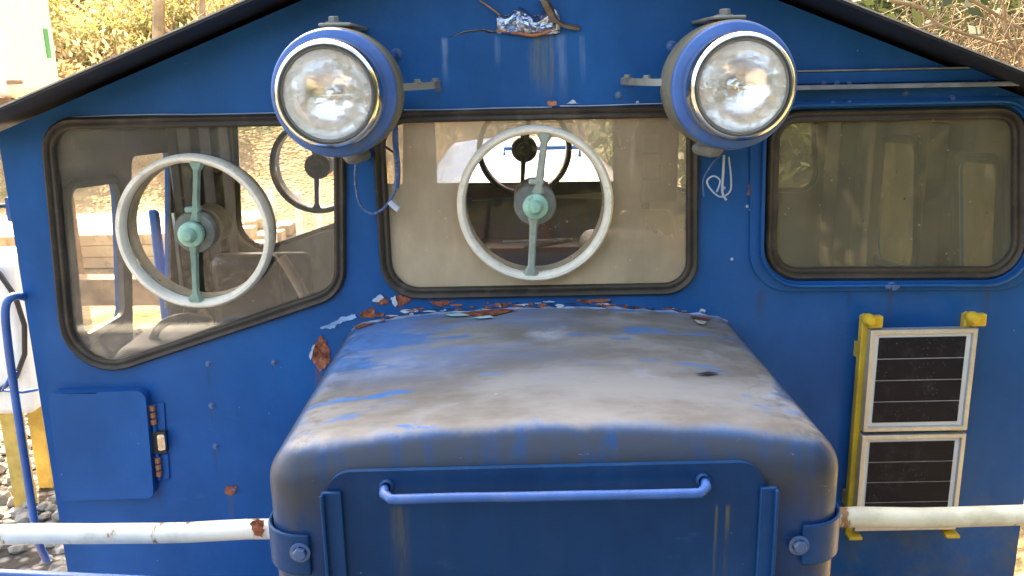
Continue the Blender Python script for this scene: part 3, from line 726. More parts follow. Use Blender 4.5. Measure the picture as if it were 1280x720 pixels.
# torn sheet over the front
V = []; nx_, nz_ = 16, 7
for i in range(nx_+1):
    for j in range(nz_+1):
        px = 621+i*(700-621)/nx_; t = j/nz_; sag = math.sin(i/nx_*math.pi)
        py = 15+6*math.sin(i*.8)*(1-t)+t*(26+4*sag)+random.uniform(-.6, .6)
        y = -.004-.012*math.sin(t*math.pi)*(.4+sag)-.014*mnoise.noise(Vector((i*.75, j*.9, 2)))-random.uniform(0, .003)
        V.append(P(px, py, y))
F = [(i*(nz_+1)+j, (i+1)*(nz_+1)+j, (i+1)*(nz_+1)+j+1, i*(nz_+1)+j+1) for i in range(nx_) for j in range(nz_)]
tf = obj('torn_sheet', (V, F), MTORN, car, True, angle=22); m = tf.modifiers.new('thick', 'SOLIDIFY'); m.thickness = .002
obj('torn_sheet', tube(spline([P(676, -6, -.03), P(684, 8, -.03), P(693, 24, -.022), P(706, 32, -.016), P(724, 35.5, -.004)], 5), [.006+.006*math.sin(math.pi*min(1, (i+1)/13)) for i in range(21)], 5), paint('rusty_curled_sheet', (.20, .16, .12), .45, .4, (.16, .05, .025), .9, metal=.5, scale=30), car, True)
obj('torn_sheet', tube(spline([P(623, 38, -.008), P(645, 41, -.012), P(668, 44, -.012), P(690, 38, -.016)], 4), .0035, 5), MCOPPER, car, True)
wire([(600, 1), (612, 9), (625, 19)], [-.004, -.012, -.010], .0022, MWOODH, car, 'loose_wire')

# peeled and rusted patches
def flake(pix, y=0.0, mat=None, name='rust_patch', curl=.0022, parent=car):
    pts = [P(a, b, y-.0015) for a, b in pix]; dens = []
    N = len(pts)
    for i in range(N):
        a, b = pts[i], pts[(i+1) % N]; dens.append(a)
        m_ = max(1, int((b-a).length/.005))
        for q in range(1, m_): dens.append(a.lerp(b, q/m_)+Vector((random.gauss(0, .0016), 0, random.gauss(0, .0016))))
    c = sum(dens, Vector())/len(dens)
    V = [c+Vector((0, -.0008, 0))]+[p.lerp(c, .45)+Vector((0, -random.uniform(.0004, .0012), 0)) for p in dens]+[p-Vector((0, random.uniform(0, curl), 0)) for p in dens]
    k = len(dens)
    F = [(0, 1+i, 1+(i+1) % k) for i in range(k)]+[(1+i, 1+k+i, 1+k+(i+1) % k, 1+(i+1) % k) for i in range(k)]
    return obj(name, (V, F), mat or MRUST, parent)
flake([(401, 418), (412, 436), (413, 452), (400, 464), (397, 460), (387, 444), (391, 432)])
flake([(386, 445), (391, 432), (394, 430), (391, 440), (388, 450)], -.004, MPALE, 'paint_flake')
flake([(460, 386), (466, 383), (470, 392), (468, 398), (452, 397), (449, 393)])
flake([(478, 370), (486, 376), (483, 380), (472, 382), (470, 377)])
flake([(465, 376), (476, 368), (480, 372), (472, 378)], -.004, MPALE, 'paint_flake')
flake([(494, 369), (510, 368), (515, 373), (508, 380), (500, 383), (492, 378)])
flake([(488, 374), (494, 369), (497, 380), (494, 384)], -.005, MPALE, 'paint_flake')
flake([(536, 376), (570, 375), (560, 380), (549, 383)])
flake([(720, 375), (763, 373), (760, 377), (728, 379)])
flake([(400, 410), (412, 405), (425, 397), (445, 392), (446, 397), (428, 402), (414, 411)], 0, paint('pale_blue_flake', (.20, .36, .62), .5, .2), 'paint_flake', .003)
flake([(283, 607), (296, 608), (299, 612), (290, 620), (281, 617)])
dome(P(294, 612), .006, MBOLT, car)
flake([(684, 127), (695, 126), (696, 131), (686, 132)], -.012, MCOPPER, 'paint_flake', .003)
flake([(708, 130), (716, 124), (724, 130)], -.010, MPALE, 'paint_flake', .003)
flake([(935, 230), (939, 229), (939, 243), (935, 245)], 0, MRUST)
flake([(1120, 42), (1136, 40), (1148, 48), (1130, 48)], 0, MRUST)
for a, b, c_ in ((90, 345, 143), (505, 690, 136), (700, 850, 131)):
    obj('paint_edge', tube([P(a, c_+1.5+ (2 if a == 90 else 0), -.004)]+[P(a+(b-a)*t, c_+(2-4*t)*(1 if a != 90 else .6)+random.uniform(-.5, .5), -.004) for t in (.2, .4, .6, .8)]+[P(b, c_-2, -.004)], .0014, 5), MPALE, car)

# bonnet
HX = .523; HZ = 2.088; HR = .068; HY = -.800
hood = obj('bonnet', round_box(-HX+.0, HX+.0, HY, .097, CABZ0+.0, HZ, HR, crown=.040), MH, car, True, angle=80)
hood['label'] = 'blue bonnet with top worn to grey primer'
rh = obj('bonnet', round_box(-HX-.02, HX+.02, YR-.07, YR+3.0, CABZ0+.0, HZ+.09, .09, crown=.045), MH, car, True, angle=80)
rh['label'] = 'long rear bonnet bleached by the sun'
obj('handle', tube([(-.1, YR+1.6, HZ+.11), (-.1, YR+1.6, HZ+.17), (.35, YR+1.6, HZ+.17), (.35, YR+1.6, HZ+.11)], .013, 10), MB2, rh, True)
# seam of flaked sealant where bonnet meets cab
import itertools
pts = []
for i in range(41):
    x = -HX+.03+(2*HX-.06)*i/40; t = x/HX
    zt = HZ+.040*(1-t*t)
    if abs(x) > HX-HR:
        e = (abs(x)-(HX-HR)); zt -= HR-math.sqrt(max(0, HR**2-e*e))
    pts.append(Vector((x, -.004, zt+random.uniform(-.003, .002))))
obj('seam_bead', tube(pts, [.0055+random.uniform(-.003, .002) for _ in pts], 6), paint('flaked_seam_paint', (.22, .30, .45), .5, .4, (.09, .06, .05), .9, scale=26), hood, True)
MCHIP = [MRUST, MRUST, MRUST, MDK, MB2, MPALE, MBK]
for k in range(95):
    i = random.randint(3, 37); b_ = pts[i]+Vector((random.uniform(-.012, .012), 0, random.uniform(.004, .020) if i < 28 else random.uniform(.003, .009)))
    L_, H_ = random.uniform(.004, .024), random.uniform(.0015, .006); m_ = 7
    Vc = [b_+Vector((L_*math.cos(q/m_*6.283)*random.uniform(.6, 1.1), 0, H_*math.sin(q/m_*6.283)*random.uniform(.5, 1.2))) for q in range(m_)]
    Vc = [Vector((v.x, -.0012-random.uniform(0, .004), v.z)) for v in Vc]
    obj('paint_flake', (Vc+[Vector((b_.x, -.003, b_.z))], [(q, (q+1) % m_, m_) for q in range(m_)]), random.choice(MCHIP), hood)
def topflake(pix, mat, dz=.003, name='rust_patch'):
    pts = []
    for a, b in pix:
        d = ray(a, b); z = HZ+.034
        for _ in range(4):
            p = CAM+d*((z-CAM.z)/d.z); z = HZ+.040*(1-(p.x/HX)**2)+dz
            e = abs(p.x)-(HX-HR)
            if e > 0: z -= HR-math.sqrt(max(0, HR**2-e*e))
        pts.append(p)
    c = sum(pts, Vector())/len(pts); V = [c+Vector((0, 0, .002))]+[p+Vector((0, 0, random.uniform(0, .002))) for p in pts]; k = len(pts)
    obj(name, (V, [(0, 1+i, 1+(i+1) % k) for i in range(k)]), mat, hood)
topflake([(575, 391), (600, 388), (630, 386), (645, 388), (620, 394), (600, 397), (588, 394)], MRUST)
topflake([(556, 394), (575, 391), (588, 395), (565, 396)], paint('turquoise_undercoat', (.35, .62, .66), .5, .2), .004, 'paint_flake')
topflake([(590, 397), (612, 395), (618, 397), (600, 398.5)], paint('turquoise_undercoat_patch', (.35, .62, .66), .5, .2), .004, 'paint_flake')
topflake([(440, 408), (455, 404), (472, 403), (460, 407), (446, 411)], MRUST)
topflake([(472, 402), (482, 400), (480, 403)], MRUST)
topflake([(862, 394), (872, 396), (890, 398), (884, 401), (868, 399)], MRUST)
topflake([(868, 400), (884, 402), (880, 406), (872, 404)], paint('bare_primer', (.45, .42, .37), .6, .2), .004, 'paint_flake')
topflake([(868, 468), (885, 465), (900, 467), (884, 469)], MDK, .003, 'scratch')
# front door of the bonnet
dy = HY-.001
dpl = roundpoly([q2(402, 760, dy-.01), q2(410, 590, dy-.01), q2(954, 577, dy-.01), q2(966, 752, dy-.01)], [.001, .045, .05, .001])
dzb = CABZ0+.1
dz_top = max(p[1] for p in dpl)
dpl = [(x, (z if z > 1.6 else dzb)) for x, z in dpl]
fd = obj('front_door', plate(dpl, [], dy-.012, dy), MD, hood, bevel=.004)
for a, b, c_ in ((401, 426, 616), (951, 972, 610)):
    p0 = P(a, c_, dy-.02); p1 = P(b, c_, dy-.02)
    L_ = join(box(p0.x, p1.x, dy-.022, dy-.0125, CABZ0+.12, p0.z), box(p0.x if a < 500 else p1.x-.006, p0.x+.006 if a < 500 else p1.x, dy-.034, dy-.0221, CABZ0+.12, p0.z))
    obj('door_rail', L_, MBK, hood, bevel=.002)
ha = P(480, 626, dy-.05); hb = P(884, 614, dy-.05); hz = (ha.z+hb.z)/2
hand = obj('handle', tube([(ha.x-.004, dy-.010, hz+.004), (ha.x-.002, dy-.035, hz+.002), (ha.x+.012, dy-.05, hz)]+[(ha.x+.02+(hb.x-ha.x-.04)*t, dy-.05, hz+random.uniform(-.0009, .0009)) for t in (0, .2, .4, .6, .8, 1)]+[(hb.x-.012, dy-.05, hz), (hb.x+.002, dy-.035, hz+.002), (hb.x+.004, dy-.010, hz+.004)], .0086, 12), MLAMP, hood, True)
for hx, s in ((ha.x, -1), (hb.x, 1)):
    V, F = lathe([(.0125, 0), (.0135, .004), (.0115, .008), (.009, .010)], (hx, dy-.012, hz+.006), (0, -1, .2), 16); obj('handle_weld', (V, F), MBK, hood, True)
# bands round the corners with bolts, and white rails
band_z = P(360, 690, HY).z; band_z2 = P(1015, 680, HY).z
band_z = band_z2 = (band_z+band_z2)/2
PY = -.690
zp = (P(165, 664, PY).z+P(1160, 648, PY).z)/2
def hood_outline(s, r_off):
    r = HR+r_off; pts = [(s*(HX+r_off), -.56), (s*(HX+r_off), HY+HR)]
    for k in range(1, 10):
        a = k/10*math.pi/2; pts.append((s*(HX-HR+r*math.cos(a)), HY+HR-r*math.sin(a)))
    pts += [(s*(HX-HR), HY-r_off), (s*(HX-HR-.012), HY-r_off)]
    return pts
for s, nm in ((-1, 'left'), (1, 'right')):
    a = hood_outline(s, .003); b = hood_outline(s, .010); h0, h1 = band_z-.040, band_z+.040
    V = []; 
    for pa, pb in zip(a, b):
        V += [(pa[0], pa[1], h0), (pa[0], pa[1], h1), (pb[0], pb[1], h1), (pb[0], pb[1], h0)]
    k = len(a); F = [(i*4+j, i*4+(j+1) % 4, (i+1)*4+(j+1) % 4, (i+1)*4+j) for i in range(k-1) for j in range(4)]+[(0, 1, 2, 3), (4*k-4, 4*k-3, 4*k-2, 4*k-1)]
    bd = obj('corner_band', (V, F), MBK, hood, bevel=.003)
    bp = P(375 if s < 0 else 999, 691 if s < 0 else 682, HY-.012)
    hexbolt(Vector((bp.x, HY-.010, bp.z)), .0125, MBOLT, bd)
r_p = 13.6/FPX*1.60
lr = obj('guard_rail', tube([(-(HX+.006+q*.0605), PY+.0015*math.sin(q*1.7), zp+.0022*math.sin(q*.9+1)) for q in range(21)], r_p, 20), MPOLE, car, True)
lr['label'] = 'white painted guard rail with rust spots'
rr = obj('guard_rail', tube([((HX+.006+q*.0605), PY+.0015*math.sin(q*1.7), zp+.0022*math.sin(q*.9+1)) for q in range(21)], r_p, 20), MPOLE2, car, True)
rr['label'] = 'yellowed cream guard rail passing the solar panels'
for s, rl in ((-1, lr), (1, rr)):
    obj('post', tube([(s*1.28 if s < 0 else s*1.6, PY+.0, zp-r_p*.8), (s*1.28 if s < 0 else s*1.6, PY, CABZ0)], .017, 12), MDK if s < 0 else MPOLE2, rl, True)
flake([(312, 655), (322, 648), (330, 650), (329, 672), (318, 668)], PY-r_p-.0005, MRUST, 'rust_patch', .001, lr)
# front platform sheet below the rails
p0 = P(0, 709, -.80); p1 = P(215, 720, -.80)
obj('front_platform', box(-1.30, 1.30, -1.05, -.03, CABZ0-.03, CABZ0-.001), MB2, car, bevel=.003)
Vp = []
xa0, xa1 = P(-60, 706, -.80).x, P(230, 721, -.80).x
za0, za1 = P(-60, 707, -.80).z, P(230, 721, -.80).z
for y_ in (-.815, -.800):
    Vp += [(xa0, y_, CABZ0+.002), (xa1, y_, CABZ0+.002), (xa1, y_, za1), (xa0, y_, za0)]
obj('splash_guard', (Vp, [(0, 1, 2, 3), (4, 7, 6, 5), (0, 4, 5, 1), (1, 5, 6, 2), (2, 6, 7, 3), (3, 7, 4, 0)]), MLAMP, car, bevel=.003)

# hatch on the left
hp = roundpoly([q2(63, 490, -.02), q2(184, 486, -.02), q2(195, 620, -.02), q2(80, 623, -.02)], [.02, .025, .022, .02])
ht = obj('hatch', plate(hp, [], -.034, -.001), MB2, car, bevel=.007, seg=3)
a = P(190, 505, -.012); b = P(200, 599, -.012)
hg = obj('hinge', tube([a, b], .0055, 10), MB2, ht, True)
for t in (.05, .14, .23, .74, .83, .92): obj('knuckle', tube([a.lerp(b, t-.035)+Vector((0, -.002, 0)), a.lerp(b, t+.03)+Vector((0, -.002, 0))], .0085, 10), MCOPPER, hg, True)
for q in (((194, 504), (206, 503), (208, 538), (196, 540)), ((199, 567), (211, 566), (213, 598), (201, 600))):
    obj('hinge_leaf', plate([q2(*p) for p in q], [], -.006, -.0005), MB2, ht, bevel=.002)
obj('latch_case', plate(roundpoly([q2(188, 541, -.02), q2(206, 540, -.02), q2(208, 567, -.02), q2(190, 568, -.02)], .004), [], -.018, -.001), MDK, ht, bevel=.002)
obj('latch', plate(roundpoly([q2(196, 544, -.03), q2(205, 543, -.03), q2(207, 562, -.03), q2(198, 564, -.03)], .005), [], -.030, -.0185), MCHR, ht, bevel=.004)

# grab rail and brackets on the left side
gx = P(24, 450, -.04)
grail = obj('grab_rail', tube(spline([P(42, 382, .10), P(33, 372, .02), P(16, 371, -.05), P(7, 385, -.06), P(10, 430, -.06), P(24, 530, -.06), P(41, 640, -.06), P(46, 672, -.06), P(58, 700, .02)], 6), .0105, 12), MLAMP, car, True)
obj('bracket', tube([P(46, 487, .04), P(28, 490, -.04), P(3, 488, -.05), P(14, 468, -.05), P(22, 466, -.05)], .0045, 8), MLAMP, grail, True)
bb = obj('bracket', tube([P(12, 258, .10), P(4, 257, .02), P(-14, 258, -.03)], .006, 8), paint('green_black_bracket', (.03, .05, .035), .5, .2), car, True)
obj('bracket_pad', plate(roundpoly([q2(8, 246, .02), q2(16, 246, .02), q2(19, 276, .02), q2(12, 276, .02)], .006), [], .01, .03), MLAMP, bb, bevel=.004)

# ------------------------------------------------------------------ cab interior
obj('seat_back', round_box(P(268, 360, .95).x, P(352, 360, .95).x, .90, .99, P(300, 420, .95).z, P(300, 316, .95).z, .04, 8), MVIN, car, True, angle=80)
obj('seat_back', round_box(P(338, 360, 1.1).x, P(392, 360, 1.1).x, 1.06, 1.13, P(300, 420, 1.1).z, P(300, 316, 1.1).z, .034, 8), MDK, car, True, angle=80)
obj('seat_cushion', round_box(P(255, 420, .8).x, P(400, 420, .8).x, .45, .95, 1.50, P(300, 420, .7).z, .05, 8), MVIN, car, True, angle=80)
obj('seat_base', box(P(270, 420, .8).x, P(390, 420, .8).x, .5, .92, CABZ0+.052, 1.498), MDK, car)
lv = obj('lever', tube(spline([P(352, 322, .6), P(364, 340, .58), P(378, 365, .55), P(392, 395, .5)], 4), .017, 12), MWOODH, car, True)
obj('lever', tube([P(252, 388, .3), P(262, 400, .3), P(258, 430, .3)], .013, 10), MWOODH, car, True)
obj('dash', round_box(P(160, 430, .2).x, P(430, 430, .2).x, .06, .34, 1.75, P(240, 418, .2).z, .05, 10), MDK, car, True, angle=80)
for px in (205, 225, 247): obj('gauge', lathe([(.028, 0), (.028, .02), (.022, .022), (.0005, .018)], P(px, 420, .055)+Vector((0, .10, .05)), (0, .3, 1), 20), MMOT, car, True)
obj('hose', tube(spline([P(184, 442, .16), P(200, 408, .18), P(232, 396, .2), P(262, 402, .2)], 5), .012, 8), MDK, car, True)
# rear wall boards, maroon stripe, box, pipes
yb = YR-.012
obj('sill_board', plate([q2(470, 230, yb-.001), q2(812, 226, yb-.001), q2(812, 262, yb-.001), q2(470, 266, yb-.001)], [], yb-.0008, yb+.008), MDK, car)
obj('maroon_board', plate([q2(590, 233, yb-.01), q2(666, 232, yb-.01), q2(664, 250, yb-.01), q2(590, 252, yb-.01)], [], yb-.010, yb-.001), MMAR, car)
hole = [q2(*p, yb-.02) for p in ((610, 262), (618, 258), (622, 262), (617, 268), (612, 270))]
obj('wall_board', plate([q2(590, 250, yb-.02), q2(640, 250, yb-.02), q2(637, 294, yb-.02), q2(590, 297, yb-.02)], [hole], yb-.020, yb-.011), MCRI, car, bevel=.002)
obj('wall_board', plate([q2(642, 247, yb-.02), q2(770, 240, yb-.02), q2(770, 293, yb-.02), q2(642, 293, yb-.02)], [], yb-.018, yb-.011), MCRI, car, bevel=.002)
obj('tray', box(P(560, 300, 1.2).x, P(725, 300, 1.2).x, 1.10, 1.30, P(640, 342, 1.2).z, P(640, 304, 1.2).z), MMAR, car, bevel=.006)
obj('tray_rail', tube([P(628, 302, 1.08), P(715, 299, 1.08)], .004, 8), MPALE, car)
obj('lever', tube([P(655, 310, 1.05), P(714, 300, 1.05)], .009, 8), MVIN, car, True)
obj('cabinet', box(P(560, 345, 1.2).x, P(770, 345, 1.2).x, .95, 1.46, CABZ0+.052, P(640, 336, 1.1).z), MCRI, car, bevel=.006)
eb = obj('control_box', box(P(792, 200, 1.35).x, P(845, 200, 1.35).x, 1.30, 1.47, P(820, 250, 1.35).z, P(820, 150, 1.35).z), MGB, car, bevel=.005)
for a, b, m in ((170, 190, MPALE), (194, 222, MBACK), (228, 240, MGB)): obj('nameplate', box(P(804, a, 1.29).x, P(824, a, 1.29).x, 1.290, 1.2995, P(810, b, 1.29).z, P(810, a, 1.29).z), m, eb)
for px in (768, 778): obj('conduit', tube([P(px, 140, 1.4), P(px+2, 225, 1.4), P(px+10, 260, 1.4)], .011, 8), MDK, car, True)
obj('seat_back', round_box(P(770, 300, 1.05).x, P(842, 300, 1.05).x, 1.0, 1.09, P(800, 340, 1.05).z, P(800, 262, 1.05).z, .04, 8), MSEAT2, car, True, angle=80)
obj('seat_cushion', round_box(P(728, 300, .8).x, P(842, 300, .8).x, .72, 1.0, 1.5, P(800, 292, .85).z, .05, 8), MGB, car, True, angle=80)
obj('seat_base', box(P(745, 300, .8).x, P(840, 300, .8).x, .74, .98, CABZ0+.052, 1.498), MDK, car)
obj('grab_pipe', tube(spline([P(740, 330, .5), P(741, 314, .5), P(748, 309, .5), P(780, 308.5, .5), P(806, 307.5, .5), P(814, 312, .5), P(816, 330, .5)], 5), .0055, 8), MCREAM, car, True)
obj('ledge', box(P(485, 350, .1).x, P(860, 350, .1).x, .034, .30, P(670, 352, .1).z-.03, P(670, 352, .1).z), MCRI, car, bevel=.004)
# right-hand door frame posts inside the cab
for a, b in ((1168, 1192), (1092, 1100)):
    ya_, yb_ = ryz(a, 250, XR-.04)[0], ryz(b, 250, XR-.04)[0]
    obj('pillar', box(XR-.075, XR-.034, min(ya_, yb_), max(ya_, yb_), CABZ0+.06, roofz(XR)-.06), MDK if a > 1150 else MCRI, car, bevel=.004)
obj('partition', box(P(1040, 240, 1.35).x, P(1062, 240, 1.35).x, 1.30, 1.46, CABZ0+.06, roofz(1.1)-.08), MDK, car, bevel=.004)

# ------------------------------------------------------------------ solar rack
ys = -.075
sx0 = P(1089, 414, ys).x; sx1 = P(1223, 414, ys).x
zt = P(1156, 412, ys).z; zm1 = P(1150, 539, ys).z; zm2 = P(1150, 543.5, ys).z; zb_ = zm2-(zt-zm1)
rack = empty('solar_rack', ((sx0+sx1)/2, -.04, zb_-.02))
tag(rack, 'two small solar panels on yellow hanging rails against the blue cab', 'solar panel')
lean = 0.0
for s, x in ((0, sx0), (1, sx1)):
    xx = x-.014 if s == 0 else x-.024
    rl = obj('yellow_rail', box(xx, xx+.020, -.050, -.026, zb_-.02, zt+.030), MYEL, rack, bevel=.003)
    obj('hook_block', box(xx+(.010), xx+.046, -.070, -.0505, zt+.003, zt+.036), MYEL, rl, bevel=.004)
    obj('hook_knob', lathe([(.0005, .024), (.010, .022), (.0155, .012), (.0165, .0), (.013, -.012), (.008, -.016), (.008, -.03)], (xx+.004, -.074, zt+.030), (0, -1, 0), 20), MYEL, rl, True)
    obj('stand_off', box(xx+.003, xx+.017, -.0255, -.0005, zb_+.05, zb_+.09), MYEL, rl)
    obj('stand_off', box(xx+.003, xx+.017, -.0255, -.0005, zt-.09, zt-.05), MYEL, rl)
    obj('foot_hook', box(xx-.004, xx+.034, -.085, -.0505, zb_-.022, zb_-.012), MYEL, rl, bevel=.003)
for zz0, zz1 in ((zm1, zt), (zb_, zm2)):
    fw = .012
    out = [(sx0, zz0), (sx1, zz0), (sx1, zz1), (sx0, zz1)]; inn = [(sx0+fw, zz0+fw), (sx1-fw, zz0+fw), (sx1-fw, zz1-fw), (sx0+fw, zz1-fw)]
    pn = obj('solar_panel', plate(out, [inn], ys, -.0505), MALU, rack, bevel=.0015)
    obj('backing_sheet', box(sx0+fw+.0005, sx1-fw-.0005, ys+.008, ys+.012, zz0+fw+.0005, zz1-fw-.0005), MBACK, pn)
    cx0, cx1 = sx0+fw+.013, sx1-fw-.014; c0, c1 = zz0+fw+.012, zz1-fw-.010
    gap = .0028; hgt = (c1-c0-3*gap)/4
    for k in range(4):
        obj('solar_cell', box(cx0, cx1, ys+.0055, ys+.0078, c0+k*(hgt+gap), c0+k*(hgt+gap)+hgt), MCELL, pn)

# ------------------------------------------------------------------ things beyond the cab
def timber(name, a, b, w, h, mat, parent=None):
    a = Vector(a); b = Vector(b); d = (b-a).normalized(); s = Vector((-d.y, d.x, 0)).normalized()*w/2; u = Vector((0, 0, h/2))
    V = [p+sx*s+sz*u for p in (a, b) for sx in (-1, 1) for sz in (-1, 1)]
    return obj(name, (V, [(0, 1, 3, 2), (4, 6, 7, 5), (0, 4, 5, 1), (2, 3, 7, 6), (0, 2, 6, 4), (1, 5, 7, 3)]), mat, parent, bevel=.012)
# long squared beam resting on two blocks
bm_ = PG(120, 338, 9.4)
be = empty('timber_beam', (bm_.x, bm_.y, 0)); tag(be, 'long brown squared timber beam lying on two blocks beside the track', 'beam')
timber('beam', (bm_.x-2.6, bm_.y+.25, .42), (bm_.x+1.5, bm_.y, .42), .26, .30, MWOOD, be)
for dx in (-1.9, .9): timber('block', (bm_.x+dx-.2, bm_.y+.1, .132), (bm_.x+dx+.2, bm_.y+.1, .132), .3, .272, MWOOD, be)
# stack of pale boards behind
pb = empty('board_stack', (-6.6, 10.4, 0)); tag(pb, 'stack of pale sawn boards below the hillside', 'board stack')
for k in range(3):
    dx = random.uniform(-.25, .25)
    for j in range(7):
        timber('board', (-9.5+dx, 10.3+.28*j+random.uniform(-.03, .03), .10+k*.165), (-3.9+dx+random.uniform(-.3, .2), 10.3+.28*j, .10+k*.165), .25, .160, MWOODP, pb)
for j, xx in enumerate((-9, -6.6, -4.3)):
    timber('bearer', (xx, 10.15, .016), (xx, 12.15, .016), .1, .03, MWOOD, pb)
# white posts and red-white sign
for px, py0, py1, ds, nm in ((290, 160, 262, 9.0, 0), (376, 238, 292, 10.5, 1), (401, 222, 284, 11.5, 1), (340, 236, 290, 11, 1)):
    b = PG(px, py1, ds); top = PG(px, py0, ds).z
    gz = height(b.x, b.y)
    w = 12/FPX*ds/2
    post = obj('white_post', join(box(b.x-w/1.3, b.x+w/1.3, b.y-w/1.3, b.y+w/1.3, gz-.05, top-w*.6), ([(b.x-w/1.3, b.y-w/1.3, top-w*.6), (b.x+w/1.3, b.y-w/1.3, top-w*.6), (b.x+w/1.3, b.y+w/1.3, top-w*.6), (b.x-w/1.3, b.y+w/1.3, top-w*.6), (b.x, b.y, top)], [(0, 1, 4), (1, 2, 4), (2, 3, 4), (3, 0, 4), (3, 2, 1, 0)])), MWHITE)
    if nm == 0: tag(post, 'tall white post carrying a red and white board', 'post')
    else: tag(post, 'short white marker post on the straw coloured ground', 'post', 'white marker posts behind the cab')
    if nm == 0:
        sb = obj('board', box(b.x-.24, b.x+.14, b.y-w/1.3-.034, b.y-w/1.3-.001, PG(290, 236, ds).z, PG(290, 182, ds).z), MWHITE, post, bevel=.004)
        for q in ((.02, .10), (.30, .42)):
            z0 = PG(290, 236, ds).z; obj('stripe', box(b.x-.235, b.x+.135, b.y-w/1.3-.038, b.y-w/1.3-.0345, z0+q[0], z0+q[1]), MRED, sb)
# white rounded tank on a dark trestle, top left
tk = PG(10, 60, 11.0); tz0 = PG(10, 121, 11.0).z; tx1 = PG(48, 100, 11.0).x
tgz = height(tx1-.7, tk.y)
tank = empty('white_tank', (tx1-.7, tk.y, tgz)); tag(tank, 'tall white rounded tank with green stripe on a timber trestle', 'tank')
obj('shell', round_box(tx1-1.5, tx1, tk.y-.6, tk.y+.6, tz0, tz0+1.35, .13, 8), MWHITE, tank, True, angle=80)
obj('stripe', box(tx1-.02, tx1+.012, tk.y+.28, tk.y+.38, tz0+.45, tz0+.80), MGRN, tank, bevel=.004)
hp_ = PG(16, 103, 10.35)
obj('handle', tube([(hp_.x-.07, tk.y-.602, hp_.z), (hp_.x-.06, tk.y-.64, hp_.z), (hp_.x+.06, tk.y-.64, hp_.z), (hp_.x+.07, tk.y-.602, hp_.z)], .025, 8), MWOODH, tank, True)
for dx in (-1.4, -.75, -.12):
    for dy_ in (-.5, .5): timber('leg', (tx1+dx-.07, tk.y+dy_, (tgz+tz0)/2-.02), (tx1+dx+.07, tk.y+dy_, (tgz+tz0)/2-.02), .14, tz0-tgz+.0, MWOOD, tank)
timber('crossbar', (tx1-1.5, tk.y-.62, tz0-.18), (tx1+.02, tk.y-.62, tz0-.18), .05, .12, MWOOD, tank)
# white covered cart at the far left with hoops
ct = PG(10, 430, 5.2); cz0 = PG(10, 520, 5.2).z; cz1 = PG(10, 326, 5.2).z; cx1 = PG(26, 420, 5.2).x
cart = empty('white_cart', (cx1-.8, ct.y+.5, 0)); tag(cart, 'white sided handcart with dark hoops standing on yellow legs', 'cart')
obj('side_panel', round_box(cx1-1.7, cx1, ct.y, ct.y+.5, cz0, cz1, .05, 6), MWHITE, cart, True, angle=80)
for dx in (-.22, -1.3): obj('hoop', tube([(cx1+dx+.27*math.cos(t), ct.y-.03, (cz0+cz1)/2+.1+.42*math.sin(t)) for t in [k/14*2*math.pi for k in range(15)]], .016, 8), MWIRE, cart, True)
for dx in (-.20, -1.55):
    for dy_ in (.1, .4): obj('leg', box(cx1+dx-.05, cx1+dx+.05, ct.y+dy_-.05, ct.y+dy_+.05, 0, cz0), MWOODY, cart, bevel=.006)

# ------------------------------------------------------------------ vegetation
def leafmesh(n, rx, ry, rz, size, clumps, flat=.0):
    V = []; F = []; cl = []
    for _ in range(clumps):
        th = random.random()*6.283; ph = math.acos(random.uniform(-.35, 1)); k = random.uniform(.45, 1)
        cl.append((Vector((rx*k*math.sin(ph)*math.cos(th), ry*k*math.sin(ph)*math.sin(th), rz*(.45+.55*k*math.cos(ph)))), random.uniform(.18, .38)))
    for _ in range(n):
        c, s = random.choice(cl); p = c+Vector((random.gauss(0, s*rx*.55), random.gauss(0, s*ry*.55), random.gauss(0, s*rz*.5)))
        if p.z < .02: p.z = .02+random.random()*.1
        d = Vector((random.gauss(0, 1), random.gauss(0, 1), random.gauss(.2, .8))).normalized(); u = d.orthogonal().normalized(); w = d.cross(u)
        a = random.random()*6.28; u, w = u*math.cos(a)+w*math.sin(a), w*math.cos(a)-u*math.sin(a)
        L = size*random.uniform(.6, 1.4); b = len(V)
        V += [p-u*L, p+w*L*.38, p+u*L, p-w*L*.38]; F.append((b, b+1, b+2, b+3))
    return V, F, [c for c, s in cl]
def bush_proto(name, n, r, size, mat, clumps=16):
    V, F, cl = leafmesh(n, r[0], r[1], r[2], size, clumps)
    root = empty(name, (0, 0, 0))
    obj('foliage', (V, F), mat, root)
    st = [tube(spline([(random.uniform(-.1, .1), random.uniform(-.1, .1), -.1), c*.5+Vector((0, 0, .1*r[2])), c], 3), [.03*r[2]*(1-k/7) for k in range(7)], 5) for c in cl[:9]]
    obj('stems', join(*st), MBARK, root)
    return root
KINDS = {
    'yb': ('leafy_bush', 1500, (1.3, 1.3, 1.5), .075, MLEAF1, 'yellow green leafy bush on the sunlit hillside', 'yellow green bushes on the hillside'),
    'tb': ('dry_bush', 1300, (1.3, 1.2, 1.1), .07, MLEAF2, 'dry tan brush on the sunlit hillside', 'dry tan brush on the hillside'),
    'fb': ('evergreen_bush', 5200, (1.2, 1.2, 1.6), .032, MLEAF3, 'dark small-leaved evergreen bush behind the dry vine tangle', 'small-leaved evergreens behind the vine tangle'),
    'gb': ('evergreen_bush', 1600, (1.2, 1.2, 1.6), .07, MLEAF3, 'dark evergreen bush on the bank behind the cab', 'dark evergreen bushes on the bank')}  # also used for the unseen light-blocking bushes on the right bank
PROT = {}
